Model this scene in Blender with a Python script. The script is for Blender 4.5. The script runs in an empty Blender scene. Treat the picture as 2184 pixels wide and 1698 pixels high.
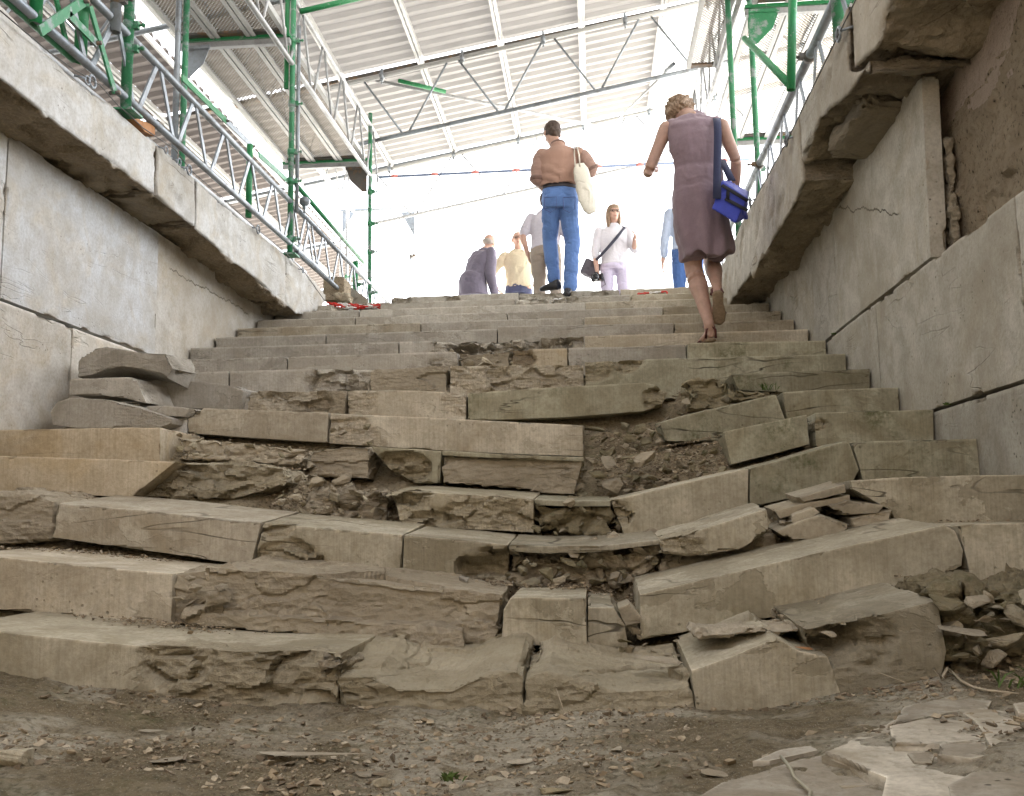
import bpy, bmesh, math, random
import numpy as np
from mathutils import Vector, Matrix
random.seed(7)
rng = np.random.default_rng(7)
scene = bpy.context.scene
COL = scene.collection
# ---------------------------------------------------------------- camera
F_, PITCH, YAW, ROLL = 2048.73, 0.128586, 0.0820178, -0.0151409   # focal in px of a 2184 px wide frame
fw = np.array([-math.sin(YAW)*math.cos(PITCH), math.cos(YAW)*math.cos(PITCH), math.sin(PITCH)])
rt0 = np.array([math.cos(YAW), math.sin(YAW), 0.0]); up0 = np.cross(rt0, fw)
rt = rt0*math.cos(ROLL)+up0*math.sin(ROLL); up = -rt0*math.sin(ROLL)+up0*math.cos(ROLL)
cam_d = bpy.data.cameras.new('camera'); cam = bpy.data.objects.new('camera', cam_d); COL.objects.link(cam)
cam_d.sensor_width = 36.0; cam_d.lens = F_/2184*36; cam_d.clip_start = .05; cam_d.clip_end = 3000
cam.matrix_world = Matrix(((rt[0], up[0], -fw[0], 0), (rt[1], up[1], -fw[1], 0), (rt[2], up[2], -fw[2], 0), (0, 0, 0, 1)))
scene.camera = cam
# ---------------------------------------------------------------- sky, sun, exposure
SUN_EL, SUN_AZ = math.radians(58), math.radians(35)      # azimuth from +Y towards +X
w = bpy.data.worlds.new('World'); scene.world = w; w.use_nodes = True
wn = w.node_tree.nodes; bg = wn['Background']
sky = wn.new('ShaderNodeTexSky'); sky.sky_type = 'NISHITA'; sky.sun_disc = False
sky.sun_elevation = SUN_EL; sky.sun_rotation = SUN_AZ; sky.air_density = 1.0; sky.dust_density = 4.0; sky.ozone_density = .6
hs = wn.new('ShaderNodeHueSaturation'); hs.inputs['Saturation'].default_value = .28
w.node_tree.links.new(sky.outputs[0], hs.inputs['Color']); w.node_tree.links.new(hs.outputs[0], bg.inputs[0]); bg.inputs[1].default_value = 0.15
sd = bpy.data.lights.new('sun', 'SUN'); so = bpy.data.objects.new('sun', sd); COL.objects.link(so)
sd.energy = 5.0; sd.angle = math.radians(.6); sd.color = (1, .95, .88)
sv = Vector((math.sin(SUN_AZ)*math.cos(SUN_EL), math.cos(SUN_AZ)*math.cos(SUN_EL), math.sin(SUN_EL)))
so.rotation_euler = sv.to_track_quat('Z', 'Y').to_euler()
vs = scene.view_settings; vs.view_transform = 'Standard'; vs.look = 'None'; vs.gamma = 1; vs.exposure = 3.05
scene.cycles.max_bounces = 8; scene.cycles.diffuse_bounces = 3; scene.cycles.transmission_bounces = 6; scene.cycles.transparent_max_bounces = 24
scene.cycles.use_denoising = True
scene.cycles.caustics_reflective = False; scene.cycles.caustics_refractive = False
# ---------------------------------------------------------------- helpers
def P(x, y, X=None, Y=None, Z=None):
    """point of the traced outline (full-size photo px) on a real plane of the place"""
    x, y = x/1.875458, y/1.875458
    r = fw*F_+rt*(x-1092)+up*(849-y)
    s = X/r[0] if X is not None else Y/r[1] if Y is not None else Z/r[2]
    return r*s
def D(x, y, **k): return P(x*1.875458, y*1.875458, **k)
WR, WL = 1.525, -2.902
ST, SH, SY, SZ = .4547271, .165, 3.9385, .30116
def rowY(i): return SY+i*ST
def rowZ(i): return SZ+i*SH
def tag(o, label=None, cat=None, group=None, kind=None):
    if label: o['label'] = label
    if cat: o['category'] = cat
    if group: o['group'] = group
    if kind: o['kind'] = kind
    return o
def hsh(ix, iy, iz, s):
    h = (ix*374761393+iy*668265263+iz*2147483647+s*1274126177) & 0xffffffff
    h = ((h ^ (h >> 13))*1274126177) & 0xffffffff
    h = (h ^ (h >> 16)) & 0xffffffff
    return h/4294967295.0
def vn(p, s=0):
    p = np.asarray(p, float); i = np.floor(p).astype(np.int64); f = p-i; f = f*f*f*(f*(f*6-15)+10)
    r = 0
    for a in (0, 1):
        for b in (0, 1):
            for c in (0, 1):
                wgt = (f[:, 0] if a else 1-f[:, 0])*(f[:, 1] if b else 1-f[:, 1])*(f[:, 2] if c else 1-f[:, 2])
                r = r+wgt*hsh(i[:, 0]+a, i[:, 1]+b, i[:, 2]+c, s)
    return r*2-1
def fbm(p, s=0, o=4, g=.5):
    p = np.asarray(p, float); r = 0; a = 1; t = 0
    for k in range(o):
        r = r+a*vn(p*2**k+17.3*k, s+k); t += a; a *= g
    return r/t*1.5
def cells(p, s=0, tilt=1.6):
    """nearest-cell random value and distance: flat facets of broken stone"""
    p = np.asarray(p, float); i = np.floor(p).astype(np.int64); best = np.full(len(p), 9.); val = np.zeros(len(p)); sec = np.full(len(p), 9.)
    for a in (-1, 0, 1):
        for b in (-1, 0, 1):
            for c in (-1, 0, 1):
                jx, jy, jz = i[:, 0]+a, i[:, 1]+b, i[:, 2]+c
                qx = jx+hsh(jx, jy, jz, s+1); qy = jy+hsh(jx, jy, jz, s+2); qz = jz+hsh(jx, jy, jz, s+3)
                d = np.sqrt((p[:, 0]-qx)**2+(p[:, 1]-qy)**2+(p[:, 2]-qz)**2)
                m = d < best
                if tilt: tv = ((hsh(jx, jy, jz, s+4)-.5)*(p[:, 0]-qx)+(hsh(jx, jy, jz, s+5)-.5)*(p[:, 1]-qy)+(hsh(jx, jy, jz, s+6)-.5)*(p[:, 2]-qz))*tilt
                sec = np.where(m, best, np.minimum(sec, d)); val = np.where(m, hsh(jx, jy, jz, s)+(tv if tilt else 0), val); best = np.where(m, d, best)
    return val, sec-best
def link(name, me, mat=None, parent=None):
    o = bpy.data.objects.new(name, me); COL.objects.link(o)
    if mat and not me.materials: me.materials.append(mat)
    if parent: o.parent = parent
    return o
def getv(me):
    a = np.empty(len(me.vertices)*3); me.vertices.foreach_get('co', a); return a.reshape(-1, 3)
def getn(me):
    a = np.empty(len(me.vertices)*3); me.vertex_normals.foreach_get('vector', a); return a.reshape(-1, 3)
def setv(me, c): me.vertices.foreach_set('co', np.ascontiguousarray(c, float).ravel()); me.update()
def smooth(me): me.polygons.foreach_set('use_smooth', [True]*len(me.polygons))
def remesh(me, vox, smooth_it=0):
    o = bpy.data.objects.new('tmp', me); COL.objects.link(o)
    m = o.modifiers.new('r', 'REMESH'); m.mode = 'VOXEL'; m.voxel_size = vox
    if smooth_it:
        s = o.modifiers.new('s', 'SMOOTH'); s.iterations = smooth_it; s.factor = .5
    dg = bpy.context.evaluated_depsgraph_get(); dg.update()
    r = bpy.data.meshes.new_from_object(o.evaluated_get(dg))
    bpy.data.objects.remove(o); bpy.data.meshes.remove(me)
    smooth(r); return r
def remesh_sharp(me, vox):
    c = getv(me); L = float((c.max(0)-c.min(0)).max()); dp = max(4, min(8, int(math.ceil(math.log2(L/.9/vox)))))
    o = bpy.data.objects.new('tmp', me); COL.objects.link(o)
    m = o.modifiers.new('r', 'REMESH'); m.mode = 'SHARP'; m.octree_depth = dp; m.scale = min(.95, L/(vox*2**dp)) if L/(vox*2**dp) > .3 else .9; m.sharpness = 1.; m.use_remove_disconnected = False
    dg = bpy.context.evaluated_depsgraph_get(); dg.update()
    r = bpy.data.meshes.new_from_object(o.evaluated_get(dg)); bpy.data.objects.remove(o); bpy.data.meshes.remove(me); smooth(r); return r
def prism_mesh(front, back):
    n = len(front); v = [tuple(p) for p in front]+[tuple(p) for p in back]
    f = [tuple(range(n)), tuple(reversed(range(n, 2*n)))]+[(i, i+n, (i+1) % n+n, (i+1) % n) for i in range(n)]
    me = bpy.data.meshes.new('m'); me.from_pydata(v, [], f)
    bm = bmesh.new(); bm.from_mesh(me); bmesh.ops.recalc_face_normals(bm, faces=bm.faces)
    bmesh.ops.triangulate(bm, faces=bm.faces); bm.to_mesh(me); bm.free(); return me
SEED = [100]
def stone_mesh(me, vox, style, gouges=(), nax=1):
    """remesh a prism to a dense skin and weather it; stores how fresh the break is in 'brk'"""
    SEED[0] += 3; s = SEED[0]
    sharp = style in ('smooth', 'worn', 'wall', 'split')
    me = (remesh_sharp if sharp else remesh)(me, vox); c = getv(me); n = getn(me); N = len(c)
    brk = np.zeros(N); off = np.array([s*1.37, s*.71, s*.33]); q = c+off
    edge = np.clip((1-np.abs(n).max(1))*3.4, 0, 1)
    if style in ('smooth', 'worn', 'wall'):
        a = {'smooth': .012, 'worn': .03, 'wall': .012}[style]
        d = .0018*fbm(q*7, s)+.0007*fbm(q*45, s+1, 3)
        ch = np.clip(fbm(q*[7, 7, 9], s+2, 4)-(.12 if style == 'worn' else .3), 0, 1)
        d = d-edge*(ch*a*3+.001); brk = np.clip(edge*ch*5, 0, 1)
        if style == 'worn':
            pt = np.clip((fbm(q*[2.2, 2.2, 3.5], s+5, 4)-.28)*9, 0, 1)*(n[:, 1] < -.3)
            d = d-pt*.007; brk = np.maximum(brk, pt*.55)
        c = c+n*d[:, None]
    elif style == 'split':
        q2 = q+.05*np.stack([fbm(q*4, s+7, 3), fbm(q*4, s+8, 3), fbm(q*4, s+9, 3)], 1)
        v1, e1 = cells(q2*[2.6, 3.5, 9], s); lay = fbm(q2*[1.5, 1.5, 12], s+4, 4)
        d = .012*fbm(q*[2.5, 2.5, 4], s, 4)+.018*(v1-.5)+.010*np.round(lay*3)/3+.0025*fbm(q*45, s+3, 3)
        d = d-edge*.006*np.clip(fbm(q*8, s+2, 4)+.5, 0, 1); c = c+n*(d-.002)[:, None]; brk[:] = .45+.5*np.clip(v1, 0, 1)
    else:
        k = {'rough': 1., 'rubble': 1.6, 'flaky': 1.1, 'under': .9}[style]
        q2 = q+.04*np.stack([fbm(q*6, s+7, 3), fbm(q*6, s+8, 3), fbm(q*6, s+9, 3)], 1)
        v1, e1 = cells(q2*([5, 7, 11] if style != 'rubble' else [7, 8, 12]), s)
        v2, e2 = cells(q2*([15, 15, 30]), s+11)
        d = .016*fbm(q*[3, 3, 6], s, 4)+.034*(v1-.5)+.014*(v2-.5)+.0035*fbm(q*50, s+3, 3)
        if style == 'flaky': d = .012*fbm(q*[3, 3, 5], s)+.02*np.round(fbm(q2*[1.8, 1.8, 9], s+4, 3)*4)/4+.003*fbm(q*50, s)
        d = d-.012*np.clip(1-e1*7, 0, 1)
        c = c+n*(d*k-.012)[:, None]; brk[:] = .55+.45*np.clip(v1, 0, 1)
    for (px, py, r, dep, Yp) in gouges:
        g = P(px, py, Y=Yp); dx = np.sqrt(((c[:, 0]-g[0])/r)**2+((c[:, 2]-g[2])/(r*.7))**2)
        m = np.clip((1.05+.35*fbm(q*7, s+21)-dx)*5, 0, 1)*np.clip((Yp+.2-c[:, 1])/.12, 0, 1)
        v1, e1 = cells(q*[9, 9, 20], s+30)
        rv = dep*(.45+.75*v1+.35*fbm(q*[8, 8, 25], s+31, 4))
        c[:, 1] += m*rv; brk = np.maximum(brk, m)
    setv(me, c)
    at = me.attributes.new('brk', 'FLOAT', 'POINT'); at.data.foreach_set('value', brk)
    eg = me.attributes.new('edg', 'FLOAT', 'POINT'); eg.data.foreach_set('value', edge*np.clip(n[:, 2]*3, 0, 1)*np.clip(1-brk*1.5, 0, 1))  # mask for the light painted along upward edges
    if sharp: me.set_sharp_from_angle(angle=math.radians(38))
    return me
def rebase(o, org):
    me = o.data; c = getv(me)-np.asarray(org); setv(me, c); o.location = org
    return o
# ---------------------------------------------------------------- materials
def newmat(name):
    m = bpy.data.materials.new(name); m.use_nodes = True; nt = m.node_tree; nt.nodes.clear()
    o = nt.nodes.new('ShaderNodeOutputMaterial'); b = nt.nodes.new('ShaderNodeBsdfPrincipled')
    nt.links.new(b.outputs[0], o.inputs[0]); return m, nt, b, o
class NT:
    def __init__(s, nt): s.nt = nt
    def n(s, t, **k):
        x = s.nt.nodes.new(t)
        for a, v in k.items():
            if a.startswith('i_'):
                x.inputs[a[2:].replace('_', ' ')].default_value = v
            else: setattr(x, a, v)
        return x
    def l(s, a, b): s.nt.links.new(a, b); return b
    def map(s, vec, scale, loc=(0, 0, 0), rot=(0, 0, 0)):
        m = s.n('ShaderNodeMapping'); m.inputs['Scale'].default_value = scale; m.inputs['Location'].default_value = loc; m.inputs['Rotation'].default_value = rot
        s.l(vec, m.inputs[0]); return m.outputs[0]
    def noise(s, vec, sc, det=6, ro=.6, dist=0):
        x = s.n('ShaderNodeTexNoise', i_Scale=sc, i_Detail=det, i_Roughness=ro, i_Distortion=dist); s.l(vec, x.inputs[0]); return x.outputs[0]
    def ramp(s, v, a, b, lo=0., hi=1.):
        m = s.n('ShaderNodeMapRange', clamp=True); m.inputs[1].default_value = a; m.inputs[2].default_value = b; m.inputs[3].default_value = lo; m.inputs[4].default_value = hi
        s.l(v, m.inputs[0]); return m.outputs[0]
    def math(s, op, a, b=None, c=None):
        m = s.n('ShaderNodeMath', operation=op)
        for i, v in enumerate((a, b, c)):
            if v is None: continue
            if isinstance(v, (int, float)): m.inputs[i].default_value = v
            else: s.l(v, m.inputs[i])
        return m.outputs[0]
    def mix(s, f, a, b, mode='MIX'):
        m = s.n('ShaderNodeMix', data_type='RGBA', blend_type=mode)
        for i, v in ((0, f), (6, a), (7, b)):
            if isinstance(v, (int, float)): m.inputs[i].default_value = v
            elif isinstance(v, tuple): m.inputs[i].default_value = v if len(v) == 4 else v+(1,)
            else: s.l(v, m.inputs[i])
        return m.outputs[2]
    def bump(s, h, strength, dist, nrm=None):
        b = s.n('ShaderNodeBump', i_Strength=strength, i_Distance=dist); s.l(h, b.inputs['Height'])
        if nrm: s.l(nrm, b.inputs['Normal'])
        return b.outputs[0]
def rgb(h, k=1.0):
    c = [int(h[i:i+2], 16)/255 for i in (0, 2, 4)]
    return tuple((x/12.92 if x <= .04045 else ((x+.055)/1.055)**2.4)*k for x in c)
def stone_mat(name, c1, c2, stain, broken, tool=1.0, veins=.6, patches=.5, moss=0., pits=.4, streak=.5, dirt=.5, axis='X', crack=None):
    m, nt, b, o = newmat(name); g = NT(nt)
    tc = g.n('ShaderNodeTexCoord'); oi = g.n('ShaderNodeObjectInfo')
    add = g.n('ShaderNodeVectorMath', operation='ADD')
    geo = g.n('ShaderNodeNewGeometry'); g.l(geo.outputs['Position'], add.inputs[0])
    sc = g.n('ShaderNodeVectorMath', operation='SCALE'); cmb = g.n('ShaderNodeCombineXYZ')
    for k in range(3): g.l(oi.outputs['Random'], cmb.inputs[k])
    g.l(cmb.outputs[0], sc.inputs[0]); sc.inputs['Scale'].default_value = 37.; g.l(sc.outputs[0], add.inputs[1]); v = add.outputs[0]
    ax = (1, .25, 1) if axis == 'X' else (.25, 1, 1)
    big = g.noise(v, 1.7, 5); mid = g.noise(v, 7, 7, .65); fine = g.noise(v, 60, 5, .7); gr = g.noise(v, 260, 3, .7)
    col = g.mix(g.ramp(big, .3, .7), c1, c2)
    rnd = g.ramp(oi.outputs['Random'], 0, 1, .78, 1.12)
    # warm and grey clouds
    col = g.mix(g.math('MULTIPLY', g.ramp(g.noise(v, 3.1, 6, .6, 1.), .47, .66), .7), col, stain)
    # vertical streaks left by running water
    st = g.noise(g.map(v, (15, 15, 2.2)), 1, 7, .7, 1.2)
    col = g.mix(g.math('MULTIPLY', g.ramp(st, .54, .8), .42*streak), col, tuple(x*.42 for x in stain))
    wst = g.noise(g.map(v, (11, 11, 1.6), (5, 3, 1)), 1, 6, .65, 1.)
    col = g.mix(g.math('MULTIPLY', g.ramp(wst, .6, .75), .3*streak), col, tuple(min(1, x*1.25) for x in c1))
    # flaked skin patches, hard edged
    pt = g.noise(g.map(v, (2.6, 2.6, 4.2), (9, 2, 4)), 1, 6, .62, .4)
    pm = g.ramp(pt, .555, .567)
    col = g.mix(g.math('MULTIPLY', pm, .6*patches), col, tuple(x*.72 for x in stain))
    # hair cracks and veins along the bedding
    vv = g.noise(g.map(v, (1.1, 1.1, 6.5), (3, 8, 2), (0, .1, 0)), 1, 3.2, .5, .5)
    cr = g.math('ABSOLUTE', g.math('SUBTRACT', vv, .5))
    crm = g.math('MULTIPLY', g.ramp(cr, .002, .009, 1, 0), g.ramp(g.noise(v, 1.6, 3), .5, .62))
    if crack:
        (ya, za), (yb2, zb) = crack; sp = g.n('ShaderNodeSeparateXYZ'); g.l(geo.outputs['Position'], sp.inputs[0]); yy, zz_ = sp.outputs[1], sp.outputs[2]; sl_ = (zb-za)/(yb2-ya)
        ln = g.math('SUBTRACT', zz_, g.math('ADD', g.math('MULTIPLY', g.math('SUBTRACT', yy, ya), sl_), za)); wob = g.math('MULTIPLY', g.math('SUBTRACT', g.noise(g.map(geo.outputs['Position'], (1, 1, .3)), 5, 7, .65), .5), .16)
        ck = g.ramp(g.math('ABSOLUTE', g.math('ADD', ln, wob)), .0025, .006, 1, 0); lo_, hi_ = min(ya, yb2), max(ya, yb2)
        ck = g.math('MULTIPLY', ck, g.math('MULTIPLY', g.ramp(yy, lo_, lo_+.05), g.ramp(yy, hi_-.05, hi_, 1, 0))); crm = g.math('MAXIMUM', g.math('MULTIPLY', crm, veins), ck); veins = 1.
    col = g.mix(g.math('MULTIPLY', crm, veins), col, (.035, .03, .022))
    # pits
    vo = g.n('ShaderNodeTexVoronoi', i_Scale=34.); g.l(g.noise(v, 9, 3) and v, vo.inputs['Vector'])
    pi_ = g.math('MULTIPLY', g.ramp(vo.outputs['Distance'], .10, .2, 1, 0), g.ramp(g.noise(v, 4.3, 3), .54, .66))
    col = g.mix(g.math('MULTIPLY', pi_, pits), col, (.05, .045, .035))
    # mottling
    col = g.mix(g.ramp(mid, .42, .62, 0, .42), col, tuple(x*.62 for x in stain))
    col = g.mix(g.ramp(fine, .42, .75, 0, .45), col, tuple(x*.45 for x in stain))
    # fresh breaks
    at = g.n('ShaderNodeAttribute', attribute_name='brk')
    bc = g.mix(g.ramp(g.noise(v, 11, 7, .7), .35, .65), broken, tuple(x*.7 for x in broken))
    bc = g.mix(g.ramp(fine, .45, .7, 0, .6), bc, tuple(min(1., x*1.5) for x in broken))
    col = g.mix(at.outputs['Fac'], col, bc)
    ae = g.n('ShaderNodeAttribute', attribute_name='edg'); col = g.mix(g.math('MULTIPLY', ae.outputs['Fac'], g.ramp(g.noise(v, 12, 4, .6), .35, .6, .25, .75)), col, tuple(min(1., x*1.35) for x in c1))  # pale top edges: light caught on the worn rims, painted in
    # dust and soil lying on faces that look up, in drifts
    sn = g.n('ShaderNodeSeparateXYZ'); g.l(geo.outputs['Normal'], sn.inputs[0])
    upm = g.math('MULTIPLY', g.ramp(sn.outputs[2], .75, .95), g.ramp(g.noise(v, 4, 6, .7), .42, .62))
    col = g.mix(g.math('MULTIPLY', upm, dirt), col, (.22, .175, .115))
    if moss:
        mm = g.math('MULTIPLY', g.ramp(g.noise(v, 2.6, 7, .7), .52, .70), g.ramp(g.noise(v, 38, 4, .7), .38, .6))
        col = g.mix(g.math('MULTIPLY', mm, moss), col, (.075, .085, .025))
    tlc = g.noise(g.map(v, (ax[0]*130, ax[1]*130, 3.5)), 1, 3, .6)
    col = g.mix(g.math('MULTIPLY', g.ramp(tlc, .48, .62), .17*tool), col, tuple(x*.45 for x in stain))
    wr_ = g.noise(v, .9, 4, .6, .5); col = g.mix(g.ramp(wr_, .48, .64, 0, .5), col, tuple(x*.7 for x in stain))
    cm = g.n('ShaderNodeCombineColor')
    for k in range(3): g.l(rnd, cm.inputs[k])
    col = g.mix(1.0, col, cm.outputs[0], 'MULTIPLY')
    g.l(col, b.inputs['Base Color']); b.inputs['Roughness'].default_value = .82; b.inputs['Specular IOR Level'].default_value = .25
    # relief
    tl = g.noise(g.map(v, (ax[0]*130, ax[1]*130, 3.5)), 1, 3, .6)
    h = g.math('MULTIPLY', tl, .5*tool)
    nb = g.bump(h, .7, .003)
    nb = g.bump(g.math('ADD', g.math('MULTIPLY', mid, .5), g.math('MULTIPLY', fine, .5)), .7, .008, nb)
    nb = g.bump(gr, .35, .0015, nb)
    nb = g.bump(g.math('ADD', g.math('ADD', crm, pi_), g.math('MULTIPLY', pm, .35)), .8, -.006, nb) if False else nb
    hh = g.math('SUBTRACT', 1., g.math('ADD', g.math('MULTIPLY', crm, 1.0), g.math('ADD', g.math('MULTIPLY', pi_, .8), g.math('MULTIPLY', pm, .45*patches))))
    nb = g.bump(hh, .8, .006, nb)
    bb_ = g.n('ShaderNodeTexVoronoi', i_Scale=22., feature='F1'); g.l(g.map(v, (1, 1, 2.6)), bb_.inputs['Vector'])
    nb = g.bump(g.math('MULTIPLY', at.outputs['Fac'], g.math('ADD', bb_.outputs['Distance'], g.noise(v, 30, 6, .75))), .8, .014, nb)
    g.l(nb, b.inputs['Normal'])
    return m
M = {}
M['marble'] = stone_mat('marble', (.66, .60, .485), (.50, .45, .355), (.42, .345, .235), (.50, .435, .33), moss=.0, dirt=.15)
M['marble_clean'] = stone_mat('marble_clean', (.60, .56, .49), (.50, .465, .40), (.44, .39, .31), (.51, .46, .375), veins=.35, patches=.7, streak=.25, pits=.25, dirt=.2)
M['marble_tan'] = stone_mat('marble_tan', (.60, .52, .395), (.53, .455, .335), (.50, .38, .22), (.34, .27, .18), veins=.3, patches=.2, streak=.7, dirt=.1)
M['marble_moss'] = stone_mat('marble_moss', (.50, .47, .355), (.39, .365, .26), (.28, .24, .15), (.38, .325, .22), moss=1., streak=1., veins=.9, dirt=.15)
M['marble_low'] = stone_mat('marble_low', (.64, .58, .455), (.48, .435, .33), (.34, .29, .19), (.44, .38, .27), moss=.3, streak=.6, veins=.8, patches=.8, dirt=.12)
M['marble_grey'] = stone_mat('marble_grey', (.64, .63, .60), (.54, .53, .50), (.44, .41, .36), (.50, .46, .39), veins=.4, patches=.3, tool=.4, dirt=.1)
M['rock'] = stone_mat('rock', (.52, .46, .35), (.42, .365, .27), (.34, .28, .19), (.50, .43, .32), moss=.2, tool=.0, veins=.5, dirt=.3)
M['rock_moss'] = stone_mat('rock_moss', (.38, .33, .22), (.28, .245, .155), (.21, .185, .10), (.34, .285, .18), moss=.9, tool=.0, veins=.4, dirt=.3)
M['wall_left'] = stone_mat('wall_left', (.66, .67, .68), (.58, .59, .59), (.57, .51, .41), (.40, .34, .26), tool=.12, veins=.0, patches=0., streak=.45, pits=.5, dirt=.1, axis='Y')
M['wall_cream'] = stone_mat('wall_cream', (.68, .655, .60), (.62, .585, .52), (.57, .48, .35), (.40, .34, .26), tool=.12, veins=.0, patches=0., streak=.3, pits=.5, dirt=.1, axis='Y')
M['wall_right'] = stone_mat('wall_right', (.56, .53, .46), (.47, .445, .38), (.41, .36, .27), (.40, .34, .25), tool=.3, veins=.12, patches=0., streak=.8, pits=.8, dirt=.1, moss=.04, axis='Y')
_a, _b = D(360, 572, X=WL), D(532, 668, X=WL)
M['wall_cracked'] = stone_mat('wall_cracked', (.68, .655, .60), (.62, .585, .52), (.57, .48, .35), (.40, .34, .26), tool=.12, veins=.0, patches=0., streak=.3, pits=.5, dirt=.1, axis='Y', crack=((_a[1], _a[2]), (_b[1], _b[2])))
_a, _b = P(3350, 826, X=WR), P(3600, 860, X=WR)
M['wall_standing'] = stone_mat('wall_standing', (.58, .55, .48), (.49, .465, .40), (.41, .36, .27), (.40, .34, .25), tool=.3, veins=.0, patches=0., streak=.8, pits=.8, dirt=.1, axis='Y', crack=((_a[1], _a[2]), (_b[1], _b[2])))
M['coping'] = stone_mat('coping', (.70, .70, .69), (.61, .60, .57), (.55, .48, .37), (.30, .235, .155), tool=.1, veins=.8, patches=.1, streak=.3, pits=.9, dirt=.1, axis='Y')
M['coping_right'] = stone_mat('coping_right', (.66, .62, .54), (.56, .52, .44), (.46, .39, .29), (.33, .27, .185), tool=.1, veins=.9, patches=.15, streak=.4, pits=1., dirt=.1, axis='Y')
M['slab'] = stone_mat('slab', (.64, .59, .49), (.55, .50, .41), (.36, .30, .21), (.36, .30, .21), tool=0, veins=.4, patches=.4, pits=1., streak=0, dirt=.45, moss=.15)
def poros_mat(name, c1, c2, dark, pit):
    m, nt, b, o = newmat(name); g = NT(nt); geo = g.n('ShaderNodeNewGeometry'); v = geo.outputs['Position']
    n1 = g.noise(v, 5, 8, .7); n2 = g.noise(v, 30, 6, .75); n3 = g.noise(v, 120, 4, .7)
    col = g.mix(g.ramp(n1, .35, .68), c1, c2); col = g.mix(g.ramp(n2, .5, .72), col, dark)
    vo = g.n('ShaderNodeTexVoronoi', i_Scale=48.); g.l(g.map(v, (1, 1, .7)), vo.inputs['Vector'])
    p = g.math('MULTIPLY', g.ramp(vo.outputs['Distance'], .12, .3, 1, 0), g.ramp(n2, .42, .6)); col = g.mix(g.math('MULTIPLY', p, pit), col, (.03, .022, .014))
    g.l(col, b.inputs['Base Color']); b.inputs['Roughness'].default_value = .95; b.inputs['Specular IOR Level'].default_value = .1
    nb = g.bump(g.math('SUBTRACT', g.math('ADD', n1, n2), g.math('MULTIPLY', p, 1.2*pit)), 1., .02); nb = g.bump(n3, .6, .004, nb); g.l(nb, b.inputs['Normal']); return m
M['poros'] = poros_mat('poros', (.47, .385, .275), (.37, .295, .205), (.23, .175, .115), .95)
M['plaster'] = poros_mat('plaster', (.60, .49, .40), (.52, .42, .33), (.42, .33, .25), .35)
def soil_mat(name, c1, c2, pale, green):
    m, nt, b, o = newmat(name); g = NT(nt); geo = g.n('ShaderNodeNewGeometry'); v = geo.outputs['Position']
    n0 = g.noise(v, 1.6, 5, .6, .6); n1 = g.noise(g.map(v, (1, 2.2, 1)), 9, 9, .74, .5); n2 = g.noise(v, 60, 6, .75); n3 = g.noise(v, 240, 4, .7)
    col = g.mix(g.ramp(n1, .38, .64), c1, c2)
    col = g.mix(g.math('MULTIPLY', g.ramp(n0, .45, .54), g.ramp(n1, .38, .50)), col, pale)
    col = g.mix(g.ramp(n2, .5, .66, 0, .85), col, tuple(x*.32 for x in c1))
    col = g.mix(g.ramp(n3, .55, .7, 0, .6), col, tuple(min(1, x*1.6) for x in pale))
    gm = g.math('MULTIPLY', g.ramp(g.noise(v, 3.3, 6, .7), .54, .70), g.ramp(n2, .38, .55)); col = g.mix(g.math('MULTIPLY', gm, green), col, (.085, .095, .028))
    g.l(col, b.inputs['Base Color']); b.inputs['Roughness'].default_value = .95; b.inputs['Specular IOR Level'].default_value = .1
    vo = g.n('ShaderNodeTexVoronoi', i_Scale=70.); g.l(g.map(v, (1, 1.6, 1)), vo.inputs['Vector'])
    nb = g.bump(g.math('ADD', n1, g.math('MULTIPLY', vo.outputs['Distance'], .25)), .9, .025); nb = g.bump(n2, .9, .008, nb); nb = g.bump(n3, .5, .002, nb); g.l(nb, b.inputs['Normal']); return m
M['soil'] = soil_mat('soil', (.31, .255, .165), (.20, .16, .10), (.52, .47, .37), .6)
M['earth'] = soil_mat('earth', (.31, .25, .165), (.21, .165, .105), (.42, .35, .24), .5)
M['dust'] = soil_mat('dust', (.44, .43, .40), (.38, .37, .34), (.52, .51, .48), .0)
def gravel_mat():
    m, nt, b, o = newmat('gravel'); g = NT(nt); geo = g.n('ShaderNodeNewGeometry')
    cr = g.n('ShaderNodeValToRGB'); e = cr.color_ramp.elements
    e[0].color = (.12, .09, .055, 1); e[1].color = (.52, .45, .34, 1); x = e.new(.35); x.color = (.28, .22, .15, 1); x = e.new(.7); x.color = (.38, .30, .19, 1)
    g.l(geo.outputs['Random Per Island'], cr.inputs[0])
    c = g.mix(g.ramp(g.noise(geo.outputs['Position'], 80, 5, .7), .4, .7, 0, .5), cr.outputs[0], (.16, .12, .08))
    g.l(c, b.inputs['Base Color']); b.inputs['Roughness'].default_value = .9; return m
M['gravel'] = gravel_mat()
def metal_mat(name, col, rough, metallic, wear=None, wc=None, sc=9, amt=(.5, .62)):
    m, nt, b, o = newmat(name); g = NT(nt); tc = g.n('ShaderNodeNewGeometry'); v = tc.outputs['Position']
    n = g.noise(v, sc, 7, .7); c = g.mix(g.ramp(g.noise(v, 40, 5, .7), .35, .75, 0, .45), col, tuple(x*.6 for x in col))
    if wc: c = g.mix(g.ramp(n, amt[0], amt[1]), c, wc)
    g.l(c, b.inputs['Base Color']); b.inputs['Roughness'].default_value = rough; b.inputs['Metallic'].default_value = metallic
    g.l(g.ramp(n, .3, .7, rough-.1, rough+.15), b.inputs['Roughness']); return m
M['steel'] = metal_mat('galvanised_steel', (.27, .30, .33), .42, .4, wc=(.20, .21, .22), amt=(.5, .6))
M['steel_light'] = metal_mat('light_steel', (.40, .41, .42), .45, .3, wc=(.30, .30, .3))
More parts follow.
